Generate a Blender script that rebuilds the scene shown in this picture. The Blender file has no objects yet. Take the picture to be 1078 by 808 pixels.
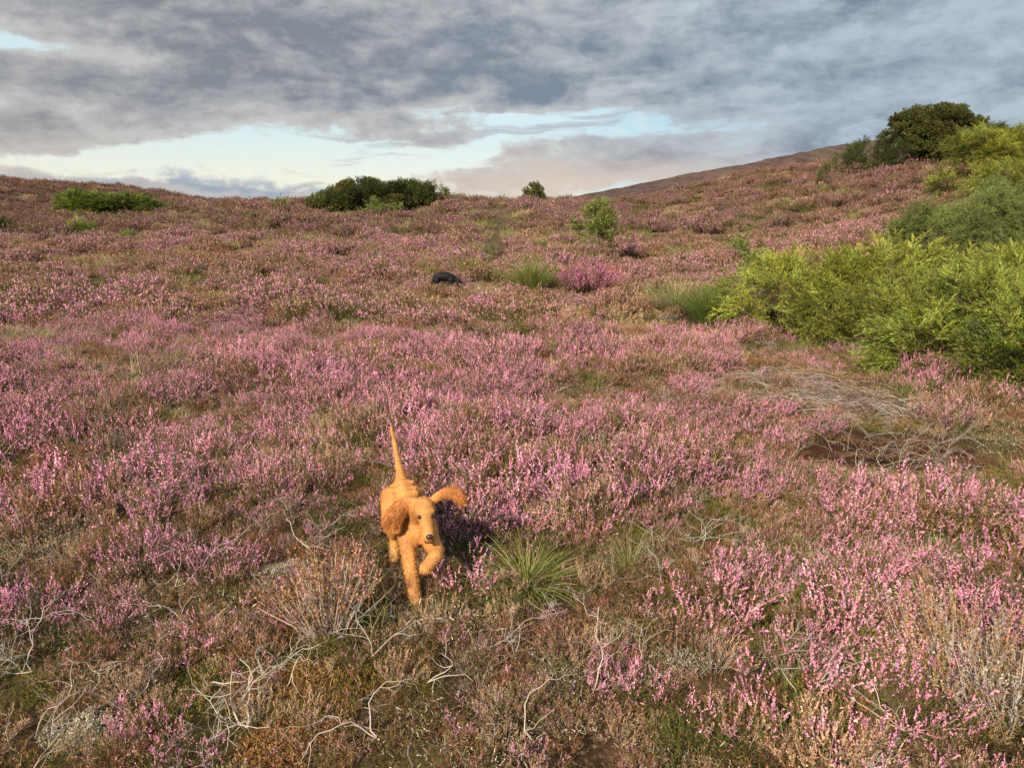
import bpy, math, random
import numpy as np
from mathutils import Vector, Matrix
from mathutils.bvhtree import BVHTree

R = math.radians
SC = bpy.context.scene
COL = SC.collection

# ------------------------------------------------------------------ camera
FPX, CX, CY, PITCH, EYE = 778.0, 539.0, 404.0, R(11.2), 1.55
cd = bpy.data.cameras.new("camera"); cam = bpy.data.objects.new("camera", cd); COL.objects.link(cam)
cd.sensor_fit = 'HORIZONTAL'; cd.sensor_width = 36; cd.lens = 36 * FPX / 1078
cd.clip_start = 0.05; cd.clip_end = 6000
cam.location = (0, 0, EYE); cam.rotation_euler = (R(90) - PITCH, 0, 0)
SC.camera = cam

# ------------------------------------------------------------------ light
SUN_EL, SUN_AZ = R(30), R(-150)          # azimuth from +Y towards +X: the sun stands behind the viewer's left shoulder
SC.view_settings.view_transform = 'Standard'; SC.view_settings.look = 'None'
SC.view_settings.gamma = 1; SC.view_settings.use_curve_mapping = False
SC.view_settings.exposure = 0.85
sl = bpy.data.lights.new("sun", 'SUN'); sun = bpy.data.objects.new("sun", sl); COL.objects.link(sun)
sl.energy = 4.2; sl.angle = R(3.5); sl.color = (1.0, 0.82, 0.62)
sd = Vector((math.sin(SUN_AZ) * math.cos(SUN_EL), math.cos(SUN_AZ) * math.cos(SUN_EL), math.sin(SUN_EL)))
sun.rotation_euler = sd.to_track_quat('Z', 'Y').to_euler(); sun.location = sd * 50


class NT:
    """small helper for writing node chains"""
    def __init__(s, tree): s.t = tree; s.N = tree.nodes; s.L = tree.links
    def new(s, typ, **kw):
        n = s.N.new(typ)
        for k, v in kw.items(): setattr(n, k, v)
        return n
    def put(s, sock, v):
        if isinstance(v, bpy.types.NodeSocket): s.L.new(v, sock)
        elif v is not None:
            if hasattr(sock.default_value, '__len__') and not hasattr(v, '__len__'): v = [v] * len(sock.default_value)
            if hasattr(v, '__len__') and len(sock.default_value) == 4 and len(v) == 3: v = (*v, 1)
            sock.default_value = v
    def m(s, op, a, b=None, c=None, clamp=False):
        n = s.new('ShaderNodeMath', operation=op, use_clamp=clamp)
        for i, v in enumerate((a, b, c)):
            if v is not None: s.put(n.inputs[i], v)
        return n.outputs[0]
    def vm(s, op, a, b=None):
        n = s.new('ShaderNodeVectorMath', operation=op); s.put(n.inputs[0], a)
        if b is not None: s.put(n.inputs[1], b)
        return n.outputs[0]
    def ss(s, v, lo, hi, a=0.0, b=1.0):
        n = s.new('ShaderNodeMapRange', interpolation_type='SMOOTHSTEP'); s.put(n.inputs[0], v)
        for i, q in zip((1, 2, 3, 4), (lo, hi, a, b)): s.put(n.inputs[i], q)
        return n.outputs[0]
    def noise(s, vec, scale, detail=4, rough=.55, dist=0, dim='3D', w=None):
        n = s.new('ShaderNodeTexNoise', noise_dimensions=dim); s.put(n.inputs['Vector'], vec)
        n.inputs['Scale'].default_value = scale; n.inputs['Detail'].default_value = detail
        n.inputs['Roughness'].default_value = rough; n.inputs['Distortion'].default_value = dist
        return n.outputs[0]
    def mix(s, f, a, b, blend='MIX'):
        n = s.new('ShaderNodeMix', data_type='RGBA', blend_type=blend)
        s.put(n.inputs[0], f); s.put(n.inputs[6], a); s.put(n.inputs[7], b)
        return n.outputs[2]


def build_world():
    w = bpy.data.worlds.new("World"); SC.world = w; w.use_nodes = True
    t = w.node_tree; t.nodes.clear(); k = NT(t)
    sky = k.new('ShaderNodeTexSky', sky_type='NISHITA', sun_disc=False, sun_elevation=SUN_EL, sun_rotation=SUN_AZ)
    sky.air_density = 1.0; sky.dust_density = 1.5; sky.ozone_density = 1.0
    tc = k.new('ShaderNodeTexCoord'); sx = k.new('ShaderNodeSeparateXYZ'); t.links.new(tc.outputs['Generated'], sx.inputs[0])
    X, Y, Z = sx.outputs
    az = k.m('MULTIPLY', k.m('ARCTAN2', X, Y), 57.2958)
    el = k.m('MULTIPLY', k.m('ARCSINE', Z), 57.2958)
    def xyz(a, b, c=0.0):
        n = k.new('ShaderNodeCombineXYZ'); k.put(n.inputs[0], a); k.put(n.inputs[1], b); k.put(n.inputs[2], c); return n.outputs[0]
    # broken stratocumulus: billowing noise over azimuth / elevation, longer than tall
    warp = k.noise(xyz(k.m('MULTIPLY', az, .09), k.m('MULTIPLY', el, .2), 3.7), 1.0, 5)
    warp2 = k.noise(xyz(k.m('MULTIPLY', az, .09), k.m('MULTIPLY', el, .2), 9.1), 1.0, 5)
    azw = k.m('ADD', az, k.m('MULTIPLY', k.m('SUBTRACT', warp, .5), 9.0))
    elw = k.m('ADD', el, k.m('MULTIPLY', k.m('SUBTRACT', warp2, .5), 3.2))
    tilt = k.m('SUBTRACT', elw, k.m('MULTIPLY', azw, .04))
    big = k.noise(xyz(k.m('MULTIPLY', azw, .05), k.m('MULTIPLY', tilt, .16), 0.4), 1.0, 3, .5)
    fine = k.noise(xyz(k.m('MULTIPLY', azw, .20), k.m('MULTIPLY', tilt, .46), 5.0), 1.0, 8, .54)
    wisp = k.noise(xyz(k.m('MULTIPLY', az, .8), k.m('MULTIPLY', el, 1.5), 8.0), 1.0, 6, .58)
    band = k.noise(xyz(k.m('MULTIPLY', azw, .07), k.m('MULTIPLY', tilt, .85), 12.0), 1.0, 7, .55)
    def blob(a0, e0, sa, se, amp, slope=0.0, a=azw, e=elw):
        da = k.m('SUBTRACT', a, a0)
        de = k.m('SUBTRACT', k.m('SUBTRACT', e, e0), k.m('MULTIPLY', da, slope))
        sq = lambda v, w: (lambda u: k.m('MULTIPLY', u, u))(k.m('DIVIDE', v, w))
        return k.m('MULTIPLY', k.m('EXPONENT', k.m('MULTIPLY', k.m('ADD', sq(da, sa), sq(de, se)), -1.0)), amp)
    gaps = [(-13, 5.6, 13, 1.9, .55, .04), (-35, 11.5, 7, .7, .50, 0), (-33, 8.3, 6, .5, .28, .0), (-30, 4.6, 9, .5, .3, 0), (5, 8.4, 8, 1.3, .56, .03),
            (12, 15.2, 7, .7, .24, .05), (13, 7.2, 5, .8, .32, .0), (31, 11.4, 7, .6, .22, .10), (-5, 9.0, 6, .6, .18, .0), (2, 3.4, 9, .8, .30, 0),
            (24, 8.6, 7, .5, .10, .1), (9, 10.6, 4, .5, .18, .1), (21, 12.2, 6, .5, .12, .1), (-26, 5.2, 6, .7, .22, 0)]
    thick = [(-8, 13.2, 22, 3.0, .30, 0), (1, 10.7, 5, 1.2, .30, 0), (-26, 9.7, 12, 1.3, .26, .05), (-31, 6.6, 8, 1.2, .22, .02), (20, 11, 14, 3.0, .05, 0)]
    S = None
    for g in gaps:
        b = blob(*g); S = b if S is None else k.m('ADD', S, b)
    for g in thick: S = k.m('SUBTRACT', S, blob(*g))
    d = k.m('ADD', k.m('MULTIPLY', big, .62), k.m('MULTIPLY', fine, .72))
    d = k.m('ADD', d, k.m('MULTIPLY', wisp, .20))
    d = k.m('ADD', d, k.m('MULTIPLY', k.m('SUBTRACT', band, .5), .34))
    d = k.m('SUBTRACT', k.m('SUBTRACT', d, .475), S)
    cum = k.noise(xyz(k.m('MULTIPLY', az, .42), k.m('MULTIPLY', el, .7), 2.0), 1.0, 6, .55)
    top = k.m('ADD', k.m('SUBTRACT', k.m('MULTIPLY', cum, 3.0), k.m('SUBTRACT', el, 3.2)), k.m('MULTIPLY', k.m('ABSOLUTE', k.m('ADD', az, 24.0)), -.10))
    bank = k.ss(top, .0, .75)
    alpha = k.ss(d, .0, .17)
    core = k.ss(d, .03, .78)
    shade = k.m('ADD', core, k.m('ADD', k.m('MULTIPLY', k.m('SUBTRACT', fine, .5), 1.25), k.m('MULTIPLY', k.m('SUBTRACT', wisp, .5), .6)), clamp=True)
    light = k.mix(k.ss(az, -10, 26), (.31, .308, .305), (.25, .30, .345))
    dark = k.mix(k.ss(az, -30, 12), (.132, .142, .162), (.115, .146, .19))
    cloud = k.mix(shade, light, dark)
    warm = blob(5, 3.9, 15, 2.0, 1.0)
    cloud = k.mix(k.m('MULTIPLY', warm, .72), cloud, k.mix(fine, (.34, .29, .26), (.52, .41, .31)))
    cloud = k.mix(k.m('MULTIPLY', blob(-36, 5.0, 11, 3.0, 1.0), .35), cloud, (.34, .30, .265))
    veil = k.mix(k.ss(el, 2.5, 8.5), (.54, .505, .40), (.38, .475, .48))
    veil = k.mix(k.ss(az, -1, 12), veil, (.27, .38, .43))
    veil = k.mix(k.m('MULTIPLY', k.ss(wisp, .4, .7), .4), veil, (.45, .46, .44))
    skyc = k.mix(.82, k.vm('MULTIPLY', sky.outputs[0], (.10, .10, .10)), veil)
    ba = k.m('MULTIPLY', k.ss(band, .53, .66), k.m('MULTIPLY', k.ss(el, 14, 8), .75))
    skyc = k.mix(ba, skyc, k.mix(k.ss(el, 4, 8), (.36, .32, .29), (.24, .26, .29)))
    skyc = k.mix(k.m('MULTIPLY', bank, k.ss(az, -6, -12)), skyc, k.mix(k.ss(cum, .35, .7), (.19, .225, .27), (.27, .30, .33)))
    col = k.mix(alpha, skyc, cloud)
    col = k.mix(k.ss(el, 20, 42), col, k.mix(k.ss(big, .4, .6), (.40, .42, .46), (.58, .575, .57)))     # the unseen sheet overhead is brightened as added fill to soften the shadows
    up = k.ss(el, 20, 45, 0, .3)                     # overhead a share of plain Nishita daylight is mixed in
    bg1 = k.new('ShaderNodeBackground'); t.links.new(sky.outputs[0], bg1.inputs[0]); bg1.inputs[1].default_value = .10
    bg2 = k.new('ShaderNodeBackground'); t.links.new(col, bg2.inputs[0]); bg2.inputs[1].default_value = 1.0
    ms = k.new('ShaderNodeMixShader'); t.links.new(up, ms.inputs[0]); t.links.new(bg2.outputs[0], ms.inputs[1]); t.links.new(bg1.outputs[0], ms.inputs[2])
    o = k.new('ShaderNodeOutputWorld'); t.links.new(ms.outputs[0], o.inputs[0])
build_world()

# ------------------------------------------------------------------ numeric helpers
def hash2(ix, iy, s):
    h = (ix.astype(np.int64) * 374761393 + iy.astype(np.int64) * 668265263 + s * 1274126177) & 0x7fffffff
    h = ((h ^ (h >> 13)) * 1274126177) & 0x7fffffff
    return ((h ^ (h >> 16)) & 0xffff) / 65535.0
def vnoise(x, y, s=0):
    x = np.asarray(x, float); y = np.asarray(y, float)
    ix = np.floor(x); iy = np.floor(y); fx = x - ix; fy = y - iy
    fx = fx * fx * fx * (fx * (fx * 6 - 15) + 10); fy = fy * fy * fy * (fy * (fy * 6 - 15) + 10)
    ix = ix.astype(np.int64); iy = iy.astype(np.int64)
    a = hash2(ix, iy, s); b = hash2(ix + 1, iy, s); c = hash2(ix, iy + 1, s); d = hash2(ix + 1, iy + 1, s)
    return (a * (1 - fx) + b * fx) * (1 - fy) + (c * (1 - fx) + d * fx) * fy
def fbm(x, y, s=0, o=3, g=.5):
    r = 0; amp = 1; tot = 0
    for i in range(o):
        r = r + amp * vnoise(x * 2 ** i + 17.3 * i, y * 2 ** i - 9.1 * i, s + i); tot += amp; amp *= g
    return r / tot
def sst(x, lo, hi):
    t = np.clip((np.asarray(x, float) - lo) / (hi - lo), 0, 1); return t * t * (3 - 2 * t)
def unit(v): return v / np.maximum(np.linalg.norm(v, axis=-1, keepdims=True), 1e-9)

# ------------------------------------------------------------------ terrain
PY = np.array([-400, -60, -10, 0, 8, 14, 18, 24, 30, 40, 52, 62, 72, 85, 110, 160, 3000.])
PZ = np.array([-14, -3.0, -.35, 0, .08, .28, .52, .98, 1.50, 2.45, 3.50, 4.20, 4.55, 4.5, 3.4, -2, -2.])
def prof(y):
    return (np.interp(y - 2, PY, PZ) + np.interp(y, PY, PZ) * 2 + np.interp(y + 2, PY, PZ)) / 4
def Zg(x, y):
    x = np.asarray(x, float); y = np.asarray(y, float)
    z = prof(y)
    fade = 1 - sst(y, 95, 170)
    z = z + 3.0 * sst(y, 6, 30) * sst(x, 5.5 + .045 * y, 24 + .03 * y) * fade                       # bank on one side
    z = z + 1.85 * sst(y, 14, 45) * sst(-x, 26, 43) * fade                                         # rise opposite
    z = z + .62 * np.exp(-(((x + 8.5) / 6.5) ** 2 + ((y - 52) / 8.0) ** 2))                      # the knoll under the gorse
    z = z + .42 * sst(y, 1.5, 5) * np.exp(-(((x + 6.0) / 3.5) ** 2 + ((y - 6.5) / 4.5) ** 2)) * .6
    und = (fbm(x * .28, y * .28, 5, 2) - .5)
    z = z + und * (.22 * sst(y, 3, 9) + .45 * sst(y, 20, 40)) * (1 - sst(np.hypot(x, y), 120, 200))
    z = z + (fbm(x * 1.1, y * 1.1, 11, 2) - .5) * (.16 + .22 * sst(y, 12, 30) * (1 - sst(y, 100, 150)))
    # worn peat hollow and the shallow trail
    z = z - .27 * np.exp(-(((x - 2.7) / .75) ** 2 + ((y - 5.0) / .40) ** 2))
    z = z - .08 * np.exp(-((x - trail_x(y)) / .3) ** 2) * sst(y, 17, 22)
    return z
def trail_x(y): return -.35 - .012 * (y - 20) + .15 * np.sin(y * .2)

CAMP = np.array([0, 0, EYE]); FWD = np.array([0, math.cos(PITCH), -math.sin(PITCH)]); UPV = np.array([0, math.sin(PITCH), math.cos(PITCH)])
def at(px, py, dmax=140):
    """the ground point a photograph position stands on"""
    d = FWD + np.array([1, 0, 0]) * (px - CX) / FPX + UPV * (CY - py) / FPX
    t = 1.0
    while t < dmax:
        p = CAMP + d * t
        if p[2] < Zg(p[0], p[1]): break
        t += .01 + t * .002
    p = CAMP + d * t
    return np.array([p[0], p[1], float(Zg(p[0], p[1]))])
def ray(px, dep):
    """ground point below photograph column px at forward distance dep"""
    x = (px - CX) / FPX * (dep * math.cos(PITCH) + 0.2)
    return np.array([x, dep, float(Zg(x, dep))])
def pxm(p): return FPX / float(np.dot(np.asarray(p) - CAMP, FWD))    # photograph pixels per metre at p

# ------------------------------------------------------------------ mesh builder
class MB:
    def __init__(s): s.V = []; s.F = []; s.C = []; s.n = 0
    def add(s, v, f, c):
        v = np.asarray(v, float); c = np.asarray(c, float)
        if c.ndim == 1: c = np.repeat(c[None], len(v), 0)
        s.V.append(v); s.F.append(np.asarray(f) + s.n); s.C.append(c); s.n += len(v)
    def blades(s, P, A, W, ln, wd, col, tip=.35):
        n = len(P); ln = np.broadcast_to(ln, n)[:, None]; wd = np.broadcast_to(wd, n)[:, None]
        v = np.stack([P - W * wd * .5, P + W * wd * .5, P + A * ln + W * wd * tip * .5, P + A * ln - W * wd * tip * .5], 1).reshape(-1, 3)
        f = np.arange(4 * n).reshape(n, 4)
        s.add(v, f, np.repeat(np.broadcast_to(col, (n, 3)), 4, 0))
    def tube(s, pts, rad, col, sides=4):
        pts = np.asarray(pts, float); k = len(pts); rad = np.broadcast_to(rad, k)
        t = np.gradient(pts, axis=0); t = unit(t)
        ref = np.array([0.31, .2, .93]) if abs(t[:, 2].mean()) < .8 else np.array([.95, .2, .1])
        u = unit(np.cross(t, ref)); w = np.cross(t, u)
        a = np.arange(sides) / sides * 2 * np.pi
        ring = u[:, None] * np.cos(a)[None, :, None] + w[:, None] * np.sin(a)[None, :, None]
        v = (pts[:, None] + ring * rad[:, None, None]).reshape(-1, 3)
        i = np.arange(k - 1)[:, None] * sides; j = np.arange(sides)[None]; j2 = (j + 1) % sides
        f = np.stack([i + j, i + j2, i + sides + j2, i + sides + j], -1).reshape(-1, 4)
        s.add(v, f, col)
        s.add(v[-sides:], np.arange(sides)[None, :4] if sides == 4 else np.array([[0, 1, 2, 2 if sides == 3 else 3]]), col) if sides == 4 else None
    def stamp(s, other, Rm, T, tint=None):
        """copies of another builder's shape into this one: Rm (n,3,3), T (n,3)"""
        V, F, C = other.arrays(); n = len(T)
        v = np.einsum('nij,vj->nvi', Rm, V) + T[:, None]
        c = np.repeat(C[None], n, 0)
        if tint is not None: c = np.clip(c * tint[:, None], 0, 1)
        f = F[None] + (np.arange(n) * len(V))[:, None, None]
        s.add(v.reshape(-1, 3), f.reshape(-1, 4), c.reshape(-1, 3))
    def arrays(s): return np.concatenate(s.V), np.concatenate(s.F), np.concatenate(s.C)
    def mesh(s, name, mat, origin=(0, 0, 0), smooth=False):
        V, F, C = s.arrays(); V = V - np.asarray(origin, float)
        me = bpy.data.meshes.new(name)
        me.vertices.add(len(V)); me.vertices.foreach_set('co', V.astype(np.float32).ravel())
        me.loops.add(F.size); me.loops.foreach_set('vertex_index', F.astype(np.int32).ravel())
        me.polygons.add(len(F)); me.polygons.foreach_set('loop_start', np.arange(0, F.size, 4, dtype=np.int32))
        if smooth: me.polygons.foreach_set('use_smooth', np.ones(len(F), bool))
        a = me.color_attributes.new('tone', 'FLOAT_COLOR', 'POINT')
        a.data.foreach_set('color', np.concatenate([C, np.ones((len(C), 1))], 1).astype(np.float32).ravel())
        me.materials.append(mat); me.update(calc_edges=True)
        return me
def link(name, me, parent=None, loc=(0, 0, 0)):
    o = bpy.data.objects.new(name, me); COL.objects.link(o)
    if parent is not None: o.parent = parent
    else: o.location = loc
    return o
def tag(o, label=None, cat=None, group=None, kind=None):
    if label: o['label'] = label
    if cat: o['category'] = cat
    if group: o['group'] = group
    if kind: o['kind'] = kind
    return o
def thing(name, loc, label, cat, group=None, rz=0):
    o = bpy.data.objects.new(name, None); COL.objects.link(o); o.location = loc; o.rotation_euler = (0, 0, rz)
    return tag(o, label, cat, group)

def rot_axis(X, Zr):
    """matrices whose first column is X, third near Zr"""
    X = unit(X); Yv = unit(np.cross(Zr, X)); Zv = np.cross(X, Yv)
    return np.stack([X, Yv, Zv], -1)
def rdir(rng, n): return unit(rng.normal(size=(n, 3)))
def perp(rng, A): return unit(np.cross(A, rdir(rng, len(A))))

# ------------------------------------------------------------------ materials
def plant_mat(name, rough=.75, trans=.25, vary=.12, hue=.012, spec=.25, patch=0.0):
    m = bpy.data.materials.new(name); m.use_nodes = True; t = m.node_tree; t.nodes.clear(); k = NT(t)
    a = k.new('ShaderNodeAttribute', attribute_name='tone')
    oi = k.new('ShaderNodeObjectInfo'); geo = k.new('ShaderNodeNewGeometry')
    hsv = k.new('ShaderNodeHueSaturation'); k.put(hsv.inputs['Color'], a.outputs['Color'])
    k.put(hsv.inputs['Hue'], k.m('ADD', .5, k.m('MULTIPLY', k.m('SUBTRACT', oi.outputs['Random'], .5), hue * 2)))
    v = k.m('ADD', 1 - vary, k.m('MULTIPLY', k.noise(geo.outputs['Position'], 1.3, 2), vary * 2))
    k.put(hsv.inputs['Value'], v)
    p = k.new('ShaderNodeBsdfPrincipled'); k.put(p.inputs['Base Color'], hsv.outputs[0])
    p.inputs['Roughness'].default_value = rough; p.inputs['Specular IOR Level'].default_value = spec
    out = k.new('ShaderNodeOutputMaterial')
    if trans > 0:
        tr = k.new('ShaderNodeBsdfTranslucent'); k.put(tr.inputs[0], hsv.outputs[0])
        mx = k.new('ShaderNodeMixShader'); mx.inputs[0].default_value = trans
        t.links.new(p.outputs[0], mx.inputs[1]); t.links.new(tr.outputs[0], mx.inputs[2]); t.links.new(mx.outputs[0], out.inputs[0])
    else: t.links.new(p.outputs[0], out.inputs[0])
    return m
M_HEATH = plant_mat('heather_foliage', .85, .10, .22, .012, .12)
M_LEAF = plant_mat('leaf', .6, .3, .16, .01, .35)
M_NEEDLE = plant_mat('needles', .6, .22, .14, .01, .3)
M_GRASS = plant_mat('grass_blade', .6, .35, .15, .01, .3)
M_WOOD = plant_mat('dead_wood', .85, 0, .15, .005, .2)
M_MOSS = plant_mat('moss', .9, .15, .2, .01, .1)
M_FUR = plant_mat('fur', .6, .12, .05, .0, .3)

def ground_mat():
    m = bpy.data.materials.new('heath_ground'); m.use_nodes = True; t = m.node_tree; t.nodes.clear(); k = NT(t)
    geo = k.new('ShaderNodeNewGeometry'); P = geo.outputs['Position']
    n1 = k.noise(P, .9, 5); n2 = k.noise(P, 7, 6, .65); n3 = k.noise(P, 45, 5, .7); n4 = k.noise(k.vm('ADD', P, (31, 7, 3)), 2.2, 5)
    c = k.mix(k.ss(n2, .35, .7), (.030, .018, .011), (.105, .065, .035))
    c = k.mix(k.ss(n3, .5, .72), c, (.20, .14, .085))
    c = k.mix(k.m('MULTIPLY', k.ss(n4, .5, .66), k.ss(n2, .35, .6)), c, (.085, .080, .022))
    c = k.mix(k.m('MULTIPLY', k.ss(n1, .55, .68), k.ss(n3, .4, .62)), c, (.33, .31, .22))
    sp = k.new('ShaderNodeSeparateXYZ'); t.links.new(P, sp.inputs[0])
    hq = k.m('ADD', k.m('POWER', k.m('ABSOLUTE', k.m('DIVIDE', k.m('SUBTRACT', sp.outputs[0], 2.75), .95)), 2.0), k.m('POWER', k.m('ABSOLUTE', k.m('DIVIDE', k.m('SUBTRACT', sp.outputs[1], 5.1), .55)), 2.0))
    c = k.mix(k.ss(k.m('ADD', hq, n2), 1.7, .9), c, (.040, .019, .011))
    far = k.ss(sp.outputs[1], 14, 34)
    c = k.mix(k.m('MULTIPLY', far, .8), c, k.mix(k.ss(n4, .35, .65), (.065, .042, .028), (.12, .075, .06)))
    p = k.new('ShaderNodeBsdfPrincipled'); k.put(p.inputs['Base Color'], c); p.inputs['Roughness'].default_value = .95
    p.inputs['Specular IOR Level'].default_value = .1
    b = k.new('ShaderNodeBump'); b.inputs['Strength'].default_value = .9; b.inputs['Distance'].default_value = .03
    k.put(b.inputs['Height'], k.m('ADD', n2, k.m('MULTIPLY', n3, .5))); t.links.new(b.outputs[0], p.inputs['Normal'])
    o = k.new('ShaderNodeOutputMaterial'); t.links.new(p.outputs[0], o.inputs[0]); return m
def hill_mat():
    m = bpy.data.materials.new('far_moor'); m.use_nodes = True; t = m.node_tree; t.nodes.clear(); k = NT(t)
    geo = k.new('ShaderNodeNewGeometry'); P = geo.outputs['Position']
    sc = k.vm('MULTIPLY', P, (1, .35, 1))
    n1 = k.noise(sc, .02, 5); n2 = k.noise(P, .35, 6, .7); n3 = k.noise(sc, .09, 5)
    c = k.mix(k.ss(n2, .35, .68), (.050, .034, .030), (.11, .075, .066))
    c = k.mix(k.m('MULTIPLY', k.ss(n3, .5, .64), .7), c, (.10, .085, .05))
    c = k.mix(k.m('MULTIPLY', k.ss(n1, .5, .62), .5), c, (.115, .07, .07))
    p = k.new('ShaderNodeBsdfPrincipled'); k.put(p.inputs['Base Color'], c); p.inputs['Roughness'].default_value = .95
    p.inputs['Specular IOR Level'].default_value = .1
    b = k.new('ShaderNodeBump'); b.inputs['Strength'].default_value = 1; b.inputs['Distance'].default_value = .6
    k.put(b.inputs['Height'], n2); t.links.new(b.outputs[0], p.inputs['Normal'])
    o = k.new('ShaderNodeOutputMaterial'); t.links.new(p.outputs[0], o.inputs[0]); return m

def grid_mesh(name, Xs, Ys, Zs, mat, wrap=False):
    n, mm = Xs.shape
    V = np.stack([Xs, Ys, Zs], -1).reshape(-1, 3)
    i = np.arange(n - 1)[:, None] * mm; J = np.arange(mm if wrap else mm - 1)[None]; J2 = (J + 1) % mm
    F = np.stack([i + J, i + J2, i + mm + J2, i + mm + J], -1).reshape(-1, 4)
    me = bpy.data.meshes.new(name)
    me.vertices.add(len(V)); me.vertices.foreach_set('co', V.astype(np.float32).ravel())
    me.loops.add(F.size); me.loops.foreach_set('vertex_index', F.astype(np.int32).ravel())
    me.polygons.add(len(F)); me.polygons.foreach_set('loop_start', np.arange(0, F.size, 4, dtype=np.int32))
    me.polygons.foreach_set('use_smooth', np.ones(len(F), bool))
    me.materials.append(mat); me.update(calc_edges=True); return me

def build_ground():
    th = np.linspace(-math.pi, math.pi, 720, endpoint=False)
    r = np.concatenate([[.01], np.geomspace(.25, 2600, 560)])
    Rr, T = np.meshgrid(r, th, indexing='ij')
    X = Rr * np.sin(T); Y = Rr * np.cos(T)
    o = link('ground', grid_mesh('ground', X[:, ::-1], Y[:, ::-1], Zg(X, Y)[:, ::-1], ground_mat(), True))
    tag(o, kind='structure')
    xs = np.arange(-120, 420, 1.6); ys = np.arange(170, 420, 1.6); X, Y = np.meshgrid(xs, ys)
    ridge = 14.0 + .187 * (X - 16) - .00135 * np.maximum(X - 95, 0) ** 2
    z = ridge * (sst(Y, 165, 255) * (1 - .5 * sst(Y, 275, 420))) - 2.5 + 2.5 * sst(Y, 175, 255)
    z = z + (fbm(X * .05, Y * .05, 3, 4) - .5) * 1.6 + (fbm(X * .4, Y * .4, 4, 3) - .5) * .9
    o = link('distant_hill', grid_mesh('distant_hill', X, Y, z, hill_mat())); tag(o, kind='structure')
build_ground()

# ------------------------------------------------------------------ palettes (linear albedo)
PINK = [(.56, .245, .345), (.49, .24, .38), (.62, .35, .40), (.42, .17, .26)]
DUSTY = [(.42, .22, .23), (.45, .27, .23), (.48, .29, .29), (.34, .18, .175)]
GREEN = [(.075, .105, .020), (.10, .125, .025), (.145, .14, .035), (.055, .08, .018)]
BROWNL = [(.15, .095, .036), (.24, .16, .075), (.10, .07, .027), (.18, .135, .048)]
RUSSET = [(.30, .135, .065), (.23, .105, .05), (.37, .20, .11), (.28, .16, .085)]
STRAW = [(.46, .34, .20), (.40, .28, .17), (.52, .40, .27), (.34, .22, .13)]
GREY = [(.40, .36, .32), (.46, .42, .38), (.32, .28, .25), (.36, .30, .25)]
WOODC = [(.09, .058, .04), (.13, .088, .06), (.20, .15, .115)]
GMOSS_ = [(.16, .17, .03), (.15, .13, .03)]
def pick(rng, pal, n, j=.14):
    p = np.array(pal)[rng.integers(0, len(pal), n)]
    return np.clip(p * (1 + rng.normal(size=(n, 1)) * j) * (1 + rng.normal(size=(n, 3)) * .05), .004, .95)

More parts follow.
